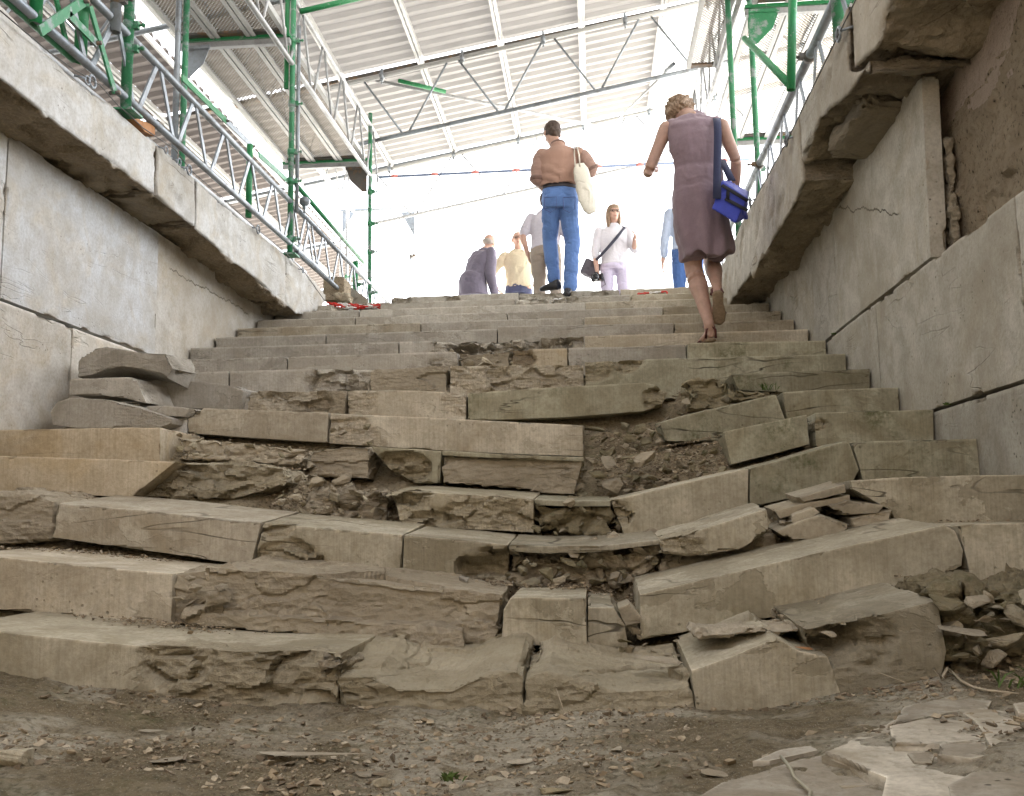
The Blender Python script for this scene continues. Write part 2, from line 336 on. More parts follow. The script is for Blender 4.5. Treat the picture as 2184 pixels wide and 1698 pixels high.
M['steel_dark'] = metal_mat('dark_steel', (.13, .12, .11), .5, .5, wc=(.22, .14, .08))
M['green'] = metal_mat('green_paint', (.015, .20, .065), .45, 0., wc=(.2, .24, .21), amt=(.60, .68), sc=14)
M['green_worn'] = metal_mat('worn_green_paint', (.04, .22, .10), .5, .1, wc=(.24, .28, .27), amt=(.51, .6), sc=9)
M['alu'] = metal_mat('aluminium', (.46, .46, .45), .4, .2)
M['rust'] = metal_mat('rusty_board', (.42, .20, .08), .8, 0., wc=(.3, .14, .06))
def simple(name, c, r=.6, noise=0, nsc=40, bump=0, fuzz=False, metallic=0):
    m, nt, b, o = newmat(name); g = NT(nt); geo = g.n('ShaderNodeNewGeometry'); v = geo.outputs['Position']
    if noise:
        n = g.noise(v, nsc, 6, .7); col = g.mix(g.ramp(n, .3, .7), c, tuple(x*(1-noise) for x in c)); g.l(col, b.inputs['Base Color'])
        if bump: g.l(g.bump(n, .6, bump), b.inputs['Normal'])
    else: b.inputs['Base Color'].default_value = c+(1,)
    b.inputs['Roughness'].default_value = r; b.inputs['Metallic'].default_value = metallic
    if fuzz: b.inputs['Sheen Weight'].default_value = .2
    return m
M['cable'] = simple('cable', (.05, .045, .04), .5)
def translucent(name, c, tr):
    m, nt, b, o = newmat(name); g = NT(nt); geo = g.n('ShaderNodeNewGeometry'); v = geo.outputs['Position']
    n = g.noise(g.map(v, (1, 6, 1)), 2.2, 6, .6); col = g.mix(g.ramp(n, .45, .7, 0, .5), c, tuple(x*.7 for x in c))
    d = g.n('ShaderNodeBsdfDiffuse'); t = g.n('ShaderNodeBsdfTranslucent'); g.l(col, d.inputs[0]); g.l(col, t.inputs[0])
    mx = g.n('ShaderNodeMixShader'); mx.inputs[0].default_value = tr; g.l(d.outputs[0], mx.inputs[1]); g.l(t.outputs[0], mx.inputs[2]); g.l(mx.outputs[0], o.inputs[0]); return m
M['sheet'] = translucent('roof_sheet_grey', (.33, .32, .31), .05)
M['sheet_dark'] = translucent('roof_sheet_weathered', (.20, .18, .17), .02)
M['sheet_clear'] = translucent('roof_sheet_translucent', (.60, .61, .60), .20)
def perforated():
    m, nt, b, o = newmat('perforated_steel'); g = NT(nt); geo = g.n('ShaderNodeNewGeometry'); s = g.n('ShaderNodeSeparateXYZ'); g.l(geo.outputs['Position'], s.inputs[0])
    k = 1/.034
    a = g.math('MULTIPLY', s.outputs[0], k); c = g.math('MULTIPLY', s.outputs[1], k*.8)
    def d2(oa, ob):
        x = g.math('SUBTRACT', g.math('FRACT', g.math('ADD', a, oa)), .5); y = g.math('SUBTRACT', g.math('FRACT', g.math('ADD', c, ob)), .5)
        return g.math('SQRT', g.math('ADD', g.math('MULTIPLY', x, x), g.math('MULTIPLY', y, y)))
    d = g.math('MINIMUM', d2(0, 0), d2(.5, .5)); hole = g.math('LESS_THAN', d, .21)
    n = g.noise(geo.outputs['Position'], 6, 6, .7); col = g.mix(g.ramp(n, .4, .7), (.24, .20, .15), (.15, .12, .08))
    g.l(col, b.inputs['Base Color']); b.inputs['Roughness'].default_value = .5; b.inputs['Metallic'].default_value = .3
    g.l(g.bump(d, .6, .006), b.inputs['Normal'])
    t = g.n('ShaderNodeBsdfTransparent'); mx = g.n('ShaderNodeMixShader'); g.l(hole, mx.inputs[0]); g.l(b.outputs[0], mx.inputs[1]); g.l(t.outputs[0], mx.inputs[2]); g.l(mx.outputs[0], o.inputs[0]); return m
M['perf'] = perforated()
# ---------------------------------------------------------------- the stair: every block is a thing
rowtop = {i: [] for i in range(-4, 13)}
def block(label, row, top, bot, dy=0., depth=.47, tb=0., vox=None, style='smooth', mat='marble', g=(), group='marble blocks of the stair', name='step_block', cat='stone block', rec=True, bb=0., bx=0.):
    """front outline traced on the riser plane of its own step, carried back to the full depth of the block"""
    Y = rowY(row)+dy
    t = [P(x, y, Y=Y) for x, y in top]; b_ = [P(x, y, Y=Y) for x, y in bot]
    if rec:
        for p in t: rowtop[row].append((p[0], p[2]))
    fr = t+b_[::-1] if b_[0][0] < b_[-1][0] else t+b_
    tt = len(t)
    bk = []
    for k, p in enumerate(fr):
        q = p.copy(); q[1] += depth; q[2] += tb if k < tt else bb; q[0] += bx; bk.append(q)
    if vox is None: vox = .0065 if row <= -2 else .008 if row <= 1 else .010
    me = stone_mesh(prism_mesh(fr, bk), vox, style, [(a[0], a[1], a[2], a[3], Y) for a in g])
    o = link(name, me, M[mat]); org = np.mean(np.array(fr+bk), 0); org[2] = min(p[2] for p in fr); rebase(o, org)
    return tag(o, label, cat, group)
def rowblock(label, row, x0, x1, mat='marble_clean', g=(), style='smooth', zoff=0., hh=.19, name='step_block', dy=0., tb=0., x1w=None, x0w=None, dz0=0., dz1=0.):
    Y = rowY(row)+dy; z = rowZ(row)+zoff; gap = .004
    ym = {}
    def xw(fx):    # image column -> X on this riser
        # iterate: z known, so solve along the row line
        for fy in [1400]:
            p = P(fx, fy, Y=Y)
            for _ in range(4):
                fy = fy+(p[2]-z)*F_*1.875/Y*.97; p = P(fx, fy, Y=Y)
        return p[0]
    a = x0w if x0w is not None else xw(x0)+gap; b_ = x1w if x1w is not None else xw(x1)-gap
    rowtop[row] += [(a, z+dz0), (b_, z+dz1)]
    fr = [np.array(p) for p in ((a, Y, z+dz0), (b_, Y, z+dz1), (b_, Y, z-hh+dz1), (a, Y, z-hh+dz0))]
    bk = [p+np.array((0, .5, tb if k < 2 else 0)) for k, p in enumerate(fr)]
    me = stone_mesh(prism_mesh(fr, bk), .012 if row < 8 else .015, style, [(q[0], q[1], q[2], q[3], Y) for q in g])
    o = link(name, me, M[mat]); org = np.array(((a+b_)/2, Y+.25, z-hh)); rebase(o, org)
    return tag(o, label, 'stone block', 'marble blocks of the stair')
LX, RX = WL+.014, WR-.012
# upper rows, full-size photo columns of the joints
rowblock('pale block at the left of the topmost step, beside the broken corner', 12, 1560, 2075, g=((1600, 1200, .12, .05), (1810, 1200, .07, .06)), style='worn')
rowblock('top step block under the shoes of the man in jeans', 12, 2075, 2480, style='worn', g=((2180, 1205, .3, .05), (2400, 1175, .12, .04)))
rowblock('top step block at the right end, behind the woman in the dress', 12, 2480, 2890, style='worn', mat='marble')
rowblock('low worn slab behind the red and white chain at the top left', 12, 1400, 1560, style='worn', mat='marble', zoff=-.05)
rowblock('short broken block below the red and white chain', 11, 1249, 1500, style='worn', g=((1400, 1240, .18, .08), (1480, 1235, .1, .08)))
rowblock('chipped block in the second step from the top, right of the chain', 11, 1520, 2060, style='worn')
rowblock('block with crumbled top edge just below the man in jeans', 11, 2060, 2520, style='worn', g=((2130, 1205, .14, .07), (2260, 1200, .16, .06)))
rowblock('right end block of the second step from the top', 11, 2520, 0, x1w=1.23, mat='marble', style='worn')
rowblock('left end block of the third step from the top, under the coping', 10, 0, 1437, x0w=LX)
rowblock('long block right of the rust mark in the third step from the top', 10, 1437, 2340)
rowblock('right part of the third step from the top, under the right coping', 10, 2340, 0, x1w=RX, mat='marble')
rowblock('left end block of the fourth step from the top', 9, 0, 1422, x0w=LX)
rowblock('block between the two left joints of the fourth step from the top', 9, 1422, 2030)
rowblock('block right of centre in the fourth step from the top', 9, 2030, 2651)
rowblock('right end block of the fourth step from the top, behind the raised sandal', 9, 2651, 0, x1w=RX, mat='marble')
rowblock('tan left end block of the fifth step from the top', 8, 0, 1683, x0w=LX, mat='marble')
rowblock('middle block of the fifth step from the top', 8, 1683, 2337)
rowblock('right block of the fifth step from the top', 8, 2337, 0, x1w=RX, mat='marble')
rowblock('left end block of the sixth step from the top', 7, 0, 1304, x0w=LX)
rowblock('second block of the sixth step from the top, ending at the centre joint', 7, 1304, 1989)
rowblock('third block of the sixth step from the top, right of the centre joint', 7, 1989, 2694, dz0=.02)
rowblock('right end block of the sixth step from the top, behind the woman\'s ankle', 7, 2694, 0, x1w=RX, mat='marble')
rowblock('long left block of the seventh step from the top, ending at a dark joint', 6, 0, 1595, x0w=LX)
rowblock('shattered block in the middle of the seventh step, flaked open', 6, 1595, 2337, style='worn', g=((1800, 1395, .14, .08), (1900, 1400, .2, .15), (2040, 1400, .2, .12), (2190, 1395, .17, .10), (2290, 1370, .1, .04)))
rowblock('long right block of the seventh step, behind the standing sandal', 6, 2337, 0, x1w=RX, mat='marble')
rowblock('left end block of the eighth step, beside the loose stones', 5, 0, 1150, x0w=LX)
rowblock('cracked block of the eighth step, right of the short dark joint', 5, 1150, 1832, g=((1760, 1470, .1, .03),))
rowblock('crumbled brown chunk in the gap of the eighth step', 5, 1836, 2040, style='split', mat='rock', zoff=-.01, dy=.05)
rowblock('tan stained block of the eighth step, left of the slanting crack', 5, 2046, 2270, mat='marble_tan', g=((2080, 1430, .1, .05),))
rowblock('pale block of the eighth step, between the slanting crack and the green joint', 5, 2272, 2745)
rowblock('dark veined right end block of the eighth step, under the woman\'s foot', 5, 2745, 0, x1w=RX, mat='marble_moss', dz0=.01)
rowblock('left block of the ninth step, behind the loose stones', 4, 0, 916, x0w=LX)
rowblock('pale block of the ninth step, right of the thin crack', 4, 917, 1475, g=((1330, 1520, .16, .06), (1440, 1510, .16, .08)), hh=.24)
rowblock('rounded brown lumpy block in the middle of the ninth step', 4, 1480, 1790, style='split', mat='rock', zoff=-.012, hh=.24)
rowblock('brownish flaked block of the ninth step, above the tilted block', 4, 1795, 2335, style='worn', g=((2150, 1510, .3, .035), (1900, 1500, .2, .03)), mat='marble', hh=.24, dz1=-.02)
rowblock('long veined mossy block at the right of the ninth step', 4, 2337, 0, x1w=RX, mat='marble_moss', hh=.25, g=((2380, 1465, .13, .05), (2500, 1450, .1, .04)))
# row 3
block('white rough broken block with rust spots beside the stacked loose stones', 3, [(556, 1522), (667, 1517), (757, 1523), (911, 1538), (975, 1562)], [(556, 1630), (700, 1628), (880, 1640), (960, 1640)], dy=-.06, style='worn', mat='marble_clean', depth=.4, rec=False)
block('narrow chipped stone right of the white rough block', 3, [(945, 1548), (993, 1562)], [(950, 1640), (990, 1640)], style='split', mat='marble_grey')
block('brown rounded broken block in the tenth step, left of the cracked pale one', 3, [(996, 1565), (1080, 1562), (1270, 1568), (1384, 1566)], [(990, 1650), (1200, 1658), (1386, 1668)], style='split', mat='marble', g=((1200, 1600, .2, .05),))
block('pale block with a flaked corner in the tenth step, left of the dark joint', 3, [(1388, 1562), (1460, 1559), (1685, 1563), (1864, 1574)], [(1392, 1665), (1600, 1678), (1862, 1688)], g=((1430, 1600, .13, .02), (1830, 1610, .12, .02)))
block('long tilted block of the tenth step, hanging over a dark gap', 3, [(1872, 1574), (2070, 1559), (2327, 1543), (2577, 1531), (2622, 1540), (2672, 1568)], [(1872, 1680), (2006, 1679), (2263, 1669), (2571, 1646), (2652, 1612)], mat='marble_moss', depth=.42, g=((2660, 1600, .12, .05),))
block('block at the right end of the tenth step, above the moss', 3, [(2925, 1497), (3150, 1487), (3478, 1476)], [(2955, 1562), (3480, 1580)], mat='marble_moss', vox=.012)
block('cracked dark stone in the hollow under the tenth step', 3, [(2740, 1530), (2830, 1512), (2925, 1520)], [(2740, 1640), (2930, 1630)], dy=.06, style='rough', mat='rock_moss', tb=-.01)
block('low mossy broken stone below the right end of the tenth step', 3, [(2930, 1545), (3030, 1550), (3140, 1565)], [(2930, 1600), (3140, 1600)], dy=-.05, style='rough', mat='rock_moss', rec=False, depth=.2)
# row 2
block('grey cracked block behind the loose stones in the eleventh step', 2, [(430, 1630), (600, 1628), (690, 1640), (749, 1660)], [(430, 1740), (749, 1740)], mat='marble_grey')
block('block with grey patches in the eleventh step, left of the narrow joint', 2, [(753, 1662), (797, 1648), (815, 1632), (1058, 1641), (1314, 1650)], [(752, 1732), (1012, 1752), (1308, 1770)], g=((770, 1650, .05, .05),))
block('longest pale block of the eleventh step, ending at the mossy hollow', 2, [(1322, 1653), (1600, 1665), (1878, 1678), (2338, 1702)], [(1313, 1772), (1685, 1798), (2006, 1814), (2333, 1826)], mat='marble', g=((1400, 1765, .2, .02),))
block('tilted mossy block right of the hollow in the eleventh step', 2, [(2641, 1692), (2737, 1662), (2920, 1620), (3103, 1578)], [(2662, 1765), (2890, 1765), (3145, 1690)], mat='marble_moss', tb=.035, depth=.40)
block('straight block at the right end of the eleventh step, by the wall joint', 2, [(3130, 1569), (3257, 1560), (3594, 1550)], [(3150, 1680), (3257, 1668), (3598, 1660)], mat='marble_moss')
# row 1
block('long yellowish block with a clean white end face at the left', 1, [(-120, 1722), (0, 1719), (300, 1714), (640, 1710)], [(-120, 1850), (0, 1850), (640, 1850)], mat='marble_tan', dy=-.02)
block('layered splintered stone right of the yellowish block', 1, [(700, 1745), (860, 1750), (1060, 1775), (1240, 1785)], [(700, 1850), (900, 1860), (1240, 1880)], style='flaky', mat='rock', dy=.08)
block('thin brown splinter lying on the layered stone', 1, [(730, 1800), (900, 1810), (1010, 1825), (1200, 1830)], [(740, 1835), (900, 1850), (1200, 1865)], style='flaky', mat='rock', dy=0., depth=.15, rec=False, vox=.008, name='stone_splinter')
block('rough brown stone left of the pale square block', 1, [(1245, 1800), (1370, 1783), (1480, 1784)], [(1240, 1900), (1480, 1920)], style='split', mat='rock', dy=.05)
block('pale square block standing between brown broken stones', 1, [(1484, 1786), (1600, 1793), (1765, 1804)], [(1560, 1890), (1650, 1930), (1757, 1935)], mat='marble_moss', g=((1600, 1870, .12, .06),))
block('thin light top layer of the brown broken block', 1, [(1770, 1803), (2025, 1817), (2335, 1828)], [(1770, 1820), (2025, 1836), (2335, 1846)], mat='marble_moss', tb=.02, rec=False, name='stone_slab', dy=-.01)
block('brown broken block with a light top edge, right of the dark joint', 1, [(1770, 1816), (2025, 1829), (2330, 1839)], [(1768, 1935), (2000, 1955), (2300, 1980)], style='split', mat='rock', dy=.01)
block('short tilted block below the mossy tilted one', 1, [(2894, 1727), (3038, 1696), (3227, 1658)], [(2925, 1858), (3080, 1820), (3238, 1776)], mat='marble_moss', tb=-.01, depth=.36, bx=.02)
block('streaked block at the right end of the twelfth step', 1, [(3261, 1651), (3422, 1645), (3733, 1639)], [(3264, 1785), (3422, 1772), (3735, 1765)], mat='marble_moss', g=((3280, 1700, .05, .03),))
# row 0
block('long yellow stained block at the left edge, broken off diagonally', 0, [(-160, 1822), (0, 1825), (480, 1838), (700, 1848)], [(-160, 1965), (0, 1965), (240, 1977), (530, 1990), (560, 1960)], mat='marble_tan')
block('grey brown fracture face of the yellow stained block', 0, [(560, 1850), (740, 1848), (900, 1850), (1120, 1872)], [(535, 1992), (700, 1994), (900, 1992), (1060, 1960), (1140, 1930)], style='split', mat='marble_low', dy=.07, depth=.35, g=((800, 1950, .4, .04),))
block('crumbling stone at the left of the smooth tread, above the rubble', 0, [(1240, 1990), (1400, 1965), (1556, 1965)], [(1240, 2070), (1556, 2100)], style='rubble', mat='rock', dy=.04)
block('long stained block with a bright tread in the middle of the stair', 0, [(1560, 1968), (1640, 1964), (1960, 1985), (2135, 1997)], [(1600, 2100), (1800, 2114), (2132, 2130)], mat='marble_low', tb=.04, g=((1620, 2070, .18, .06), (1950, 2080, .2, .03)))
block('thin light tread slab bridging the dark mossy joint', 0, [(2137, 1997), (2300, 2004), (2442, 2003)], [(2137, 2022), (2300, 2026), (2442, 2026)], mat='marble_moss', tb=.03, rec=False, name='stone_slab', vox=.006)
block('dark mossy broken stone between the two smooth blocks of the centre', 0, [(2140, 2020), (2300, 2026), (2440, 2023)], [(2140, 2130), (2440, 2150)], style='rubble', mat='rock_moss', dy=.03, tb=.03)
block('curving block right of the mossy stone, rising to the right', 0, [(2444, 2003), (2600, 1966), (2737, 1932), (2993, 1875)], [(2500, 2150), (2700, 2120), (2992, 2040)], mat='marble_low', tb=.02, g=((2460, 2050, .08, .05),))
block('steeply tilted block with a cracked right end', 0, [(2999, 1873), (3200, 1820), (3381, 1764), (3400, 1776)], [(2999, 2030), (3200, 1985), (3415, 1920), (3437, 1880)], mat='marble_moss', tb=.015)
block('tooled block at the right wall with a dark right end', 0, [(3408, 1775), (3490, 1764), (3700, 1759), (3906, 1755)], [(3438, 1870), (3452, 1925), (3921, 1905)], mat='marble_moss')
# row -1
block('broken brown stone at the left edge above the thin block', -1, [(-220, 1975), (0, 1972), (100, 1970), (215, 2008)], [(-220, 2165), (0, 2165), (200, 2160)], style='split', mat='rock', dy=.03)
block('cracked white block sloping down to the right, first of its row', -1, [(228, 2014), (560, 2040), (900, 2079), (1044, 2090)], [(208, 2150), (560, 2200), (1004, 2262)], mat='marble', tb=.045)
block('cracked stained block between two joints in the sagging row', -1, [(1050, 2091), (1300, 2115), (1610, 2140)], [(1010, 2260), (1300, 2298), (1604, 2318)], mat='marble_low', tb=.04, g=((1100, 2105, .07, .03), (1150, 2250, .12, .03)))
block('grey tooled block right of the wide dark joint, crumbling at its right end', -1, [(1618, 2141), (1850, 2160), (2030, 2179)], [(1608, 2318), (1880, 2345), (2020, 2352)], mat='marble_low', tb=.03, g=((2010, 2290, .14, .08),))
block('thin curved tread slab with a light edge above the crumbled stone', -1, [(2034, 2179), (2200, 2186), (2400, 2183), (2640, 2158)], [(2034, 2205), (2200, 2214), (2400, 2208), (2640, 2178)], mat='marble_low', style='worn', tb=.03, rec=False, name='stone_slab', vox=.006)
block('crumbled brown stone below the curved light edge in the centre', -1, [(2034, 2205), (2200, 2212), (2400, 2208), (2640, 2180)], [(2025, 2352), (2300, 2362), (2640, 2330)], style='rubble', mat='rock', dy=.07, tb=.02)
block('small tilted cracked block leaning on the shards', -1, [(2640, 2165), (2805, 2116), (2940, 2075), (3066, 2036), (3084, 2090)], [(2650, 2214), (2760, 2228), (2960, 2195), (3075, 2130)], mat='marble_low', style='worn', tb=.03, depth=.32, dy=-.06, g=((2720, 2190, .1, .04),))
block('brown block under the small tilted one', -1, [(2645, 2200), (2900, 2180), (3090, 2110)], [(2645, 2330), (2900, 2300), (3100, 2230)], style='rough', mat='rock', dy=.06, rec=False)
block('large grey block with a black seam at the right wall', -1, [(3401, 1922), (3627, 1908), (4000, 1900), (4230, 1896)], [(3410, 1955), (3560, 2040), (3590, 2100), (4230, 2106)], mat='marble_low')
for lab, pts, dyy in (('broad shard with a flat top in the rubble at the right', [(3107, 2127), (3200, 2085), (3285, 2059), (3401, 2100), (3374, 2145), (3175, 2172)], -.05),
                      ('dark shard under the black seamed block', [(3404, 2075), (3480, 2050), (3572, 2040), (3560, 2095), (3422, 2140)], -.02),
                      ('thin plate shard below the tooled block', [(3319, 2025), (3394, 2003), (3538, 2022), (3511, 2052), (3367, 2060)], -.02),
                      ('brown lens shaped shard left of the thin plate', [(3127, 2100), (3168, 2062), (3257, 2031), (3278, 2050), (3216, 2086)], -.03),
                      ('upper sloping shard under the steeply tilted block', [(3189, 1990), (3300, 1960), (3380, 1937), (3384, 1970), (3216, 2014)], .02),
                      ('long brown shard between the plate and the sloping shard', [(3100, 2045), (3230, 2010), (3400, 1980), (3400, 2005), (3270, 2030), (3120, 2075)], .03)):
    h = len(pts)//2+1
    block(lab, -1, pts[:h], pts[h:], dy=dyy, style='worn', mat='rock', depth=.22, vox=.008, rec=False, name='stone_shard', group='shards on the right of the stair', cat='stone shard', tb=.02)
# row -2
block('pitted pale block at the left edge with a bright tread', -2, [(-190, 2216), (0, 2228), (400, 2270), (690, 2296)], [(-190, 2420), (0, 2438), (450, 2478), (684, 2496)], mat='marble', tb=.008)
block('long rough ochre block with a broken lower ledge', -2, [(700, 2302), (865, 2276), (1100, 2292), (1400, 2314), (1700, 2345), (2010, 2378)], [(696, 2496), (1000, 2525), (1400, 2560), (1700, 2572), (1980, 2580)], style='split', mat='rock', dy=.03, tb=.012)
block('front ledge of the long ochre block', -2, [(740, 2440), (900, 2452), (1200, 2470), (1600, 2490), (1850, 2520)], [(740, 2505), (1400, 2562), (1850, 2580)], style='split', mat='rock', dy=-.02, depth=.2, tb=.03, rec=False)
block('upright tooled grey block in the centre of the sagging row', -2, [(2012, 2440), (2040, 2392), (2070, 2388), (2342, 2395)], [(2005, 2580), (2100, 2582), (2347, 2584)], mat='marble_low', dy=-.02)
block('low brown block right of the upright grey one', -2, [(2351, 2427), (2454, 2430), (2500, 2500)], [(2351, 2588), (2511, 2590)], style='worn', mat='marble_low', tb=.01)
block('wedge stone between the low brown block and the long smooth one', -2, [(2473, 2433), (2518, 2414), (2566, 2466)], [(2500, 2510), (2562, 2495)], style='worn', mat='rock', dy=-.04, depth=.2, rec=False, name='wedge_stone')
block('longest tilted tooled block with a smooth sheared corner', -2, [(2560, 2378), (2600, 2367), (2840, 2312), (3189, 2230), (3559, 2148), (3778, 2101), (3819, 2122)], [(2560, 2560), (2610, 2552), (2805, 2515), (3182, 2452), (3559, 2356), (3723, 2330), (3847, 2262), (3853, 2203)], mat='marble_low', tb=.025)
block('tooled block at the right edge, right of the dark gap', -2, [(3830, 2103), (3900, 2096), (4300, 2088)], [(3868, 2240), (3885, 2320), (4300, 2325)], mat='marble_low')
# row -3
block('long low block at the left with the brightest tread', -3, [(-230, 2505), (0, 2526), (300, 2560), (640, 2594), (1000, 2612), (1358, 2617)], [(-230, 2760), (0, 2780), (600, 2860), (1340, 2900)], mat='marble_low', tb=.0, g=((1240, 2690, .14, .035), (900, 2650, .2, .02), (700, 2620, .1, .03)))
block('dark block with a wavy broken top edge in the lowest step', -3, [(1340, 2703), (1492, 2703), (1588, 2754), (1787, 2754), (1915, 2702), (1992, 2680), (2069, 2683), (2101, 2709)], [(1340, 2900), (1700, 2920), (2106, 2925)], style='split', mat='marble_low', tb=.06)
block('cracked block in the centre of the lowest step', -3, [(2111, 2719), (2191, 2699), (2255, 2718), (2480, 2768), (2690, 2762), (2760, 2745)], [(2110, 2925), (2400, 2915), (2785, 2880)], style='split', mat='marble_low', tb=.06)
block('pointed block of the lowest step, right of the cracked one', -3, [(2766, 2682), (2887, 2641), (2942, 2620), (3107, 2552), (3196, 2603), (3312, 2627)], [(2788, 2880), (3216, 2830), (3372, 2800)], style='worn', mat='marble_low', tb=.03)
block('thin splintered slab under the longest tilted block', -3, [(2764, 2538), (3000, 2518), (3244, 2500)], [(2820, 2556), (3000, 2550), (3196, 2542)], style='flaky', mat='marble', dy=.1, depth=.25, vox=.007, rec=False, name='stone_slab')
block('block with a bright slanting tread at the right of the lowest step', -3, [(3225, 2520), (3400, 2487), (3560, 2447), (3723, 2408), (3751, 2401)], [(3330, 2790), (3600, 2760), (3764, 2720), (3785, 2607)], style='worn', mat='marble_low', dy=.0, tb=.02, g=((3260, 2560, .12, .06), (3420, 2560, .12, .04)))
block('broken mossy masonry at the right edge of the lowest step', -3, [(3756, 2348), (3820, 2353), (4330, 2360)], [(3800, 2740), (4330, 2720)], style='rubble', mat='rock_moss', dy=.04)
block('loose lifted corner on the bright block at the left of the lowest step', -3, [(1262, 2640), (1330, 2632), (1375, 2650)], [(1265, 2705), (1372, 2700)], style='rough', mat='rock', dy=-.015, depth=.2, vox=.007, rec=False, name='stone_corner')
# the three loose stones stacked by the left wall
def loose(label, top, bot, Y, depth, mat='marble_clean', style='worn', tb=0., g=(), bb=0.):
    fr = [P(x, y, Y=Y) for x, y in top]+[P(x, y, Y=Y) for x, y in bot[::-1]]
    bk = [p+np.array((.03, depth, tb if k < len(top) else bb)) for k, p in enumerate(fr)]
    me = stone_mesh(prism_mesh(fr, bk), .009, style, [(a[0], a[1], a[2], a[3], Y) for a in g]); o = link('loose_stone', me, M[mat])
    org = np.mean(np.array(fr+bk), 0); org[2] = min(p[2] for p in fr); rebase(o, org); return tag(o, label, 'loose stone', 'loose stones stacked by the left wall')
loose('top loose stone of the stack, white with a ragged lower edge', [(315, 1448), (325, 1424), (372, 1396), (427, 1386), (571, 1412), (667, 1416), (690, 1475)], [(311, 1507), (370, 1498), (420, 1475), (480, 1466), (560, 1475), (640, 1492), (668, 1510)], 5.02, .26, bb=-.04, tb=.01)
loose('middle loose stone of the stack, grey and block shaped', [(285, 1516), (400, 1512), (520, 1508), (548, 1520), (570, 1580)], [(276, 1580), (420, 1582), (585, 1612)], 4.93, .3, tb=.0)
loose('bottom loose stone of the stack, lens shaped with a brown underside', [(200, 1650), (225, 1610), (280, 1590), (420, 1596), (560, 1630), (690, 1674)], [(210, 1700), (300, 1712), (640, 1712), (685, 1695)], 4.74, .28, bb=-.0)
loose('small pale stone wedged between the stack and the grey block', [(587, 1625), (650, 1622), (760, 1632)], [(590, 1660), (740, 1668)], 4.80, .12)
# ---------------------------------------------------------------- rubble core under and between the blocks
gxs = np.linspace(WL-.02, WR+.02, 260); gys = np.concatenate([np.arange(2.50, 9.9, .02)])
GZ0 = [(-2.9, -.36), (-1.62, -.405), (-.96, -.479), (-.2, -.49), (.39, -.467), (.85, -.40), (1.6, -.33)]
def interp(tab, x):
    t = sorted(tab); return np.interp(x, [a for a, b in t], [b for a, b in t])
def ztop(i, x):
    if i <= -4: return interp(GZ0, x)
    t = rowtop.get(i) or [(0, rowZ(i))]
    return interp(t, x)
def core(xx, yy, drop=.04):
    i = np.clip(np.floor((yy-SY)/ST+1e-6).astype(int), -4, 12); z = np.zeros_like(xx)
    for k in range(-4, 13):
        m = i == k
        if not m.any(): continue
        a = ztop(k-1, xx[m]) if k > -4 else interp(GZ0, xx[m]); b_ = ztop(k, xx[m])
        f = np.clip(((yy[m]-SY)/ST-k)*ST/.30-.10, 0, 1); f = f**.7
        z[m] = a+(b_-a)*f-drop
    return z
XX, YY = np.meshgrid(gxs, gys); ZZ = core(XX, YY)
pp = np.stack([XX.ravel(), YY.ravel(), ZZ.ravel()], 1)
v1, e1 = cells(pp*[9, 9, 9], 5)
pp[:, 2] += .022*fbm(pp*[5, 5, 5], 3, 5)+.02*(v1-.5)-.006
def grid(name, pp, nx, ny, mat):
    idx = np.arange(nx*ny).reshape(ny, nx)
    f = np.stack([idx[:-1, :-1], idx[:-1, 1:], idx[1:, 1:], idx[1:, :-1]], -1).reshape(-1, 4)
    me = bpy.data.meshes.new(name); me.from_pydata(pp.tolist(), [], f.tolist()); smooth(me); return link(name, me, mat)
tag(grid('stair_bed', pp, len(gxs), len(gys), M['earth']), kind='structure')
# ---------------------------------------------------------------- the ground at the foot
gx = np.arange(WL-.05, WR+.06, .0125); gy = np.concatenate([np.arange(-3, 1.2, .1), np.arange(1.2, 2.78, .0095)])
def ground_z(x, y):
    p = np.stack([x, y, np.zeros_like(x)], 1); z = interp(GZ0, x)
    z = z+.022*fbm(p*[2.2, 2.2, 1], 41, 4)+.014*np.abs(fbm(p*[6, 9, 1], 43, 4))-.004
    fl = fbm(p*[3, 5, 1], 47, 4); z = z+.017*(np.round(fl*6)/6)+.0045*fbm(p*[30, 36, 1], 51, 4)
    return z-.03*np.clip((2.2-y)/1.2, 0, 1)*0
XX, YY = np.meshgrid(gx, gy); pp = np.stack([XX.ravel(), YY.ravel()], 1)
pp = np.concatenate([pp, ground_z(pp[:, 0], pp[:, 1])[:, None]], 1)
tag(grid('ground', pp, len(gx), len(gy), M['soil']), kind='structure')
# surrounding ground level at the top of the stair
def quadsheet(name, rects, mat, kind='structure'):
    v = []; f = []
    for (x0, y0, x1, y1, z) in rects:
        n = len(v); v += [(x0, y0, z), (x1, y0, z), (x1, y1, z), (x0, y1, z)]; f.append((n, n+1, n+2, n+3))
    me = bpy.data.meshes.new(name); me.from_pydata(v, [], f); return tag(link(name, me, mat), kind=kind)
quadsheet('upper_ground', [(-900, 9.86, 900, 1500, 2.262), (-900, -900, -3.35, 9.86, 2.262), (1.98, -900, 900, 9.86, 2.262), (-3.35, -900, 1.98, -3.3, 2.262)], M['dust'])
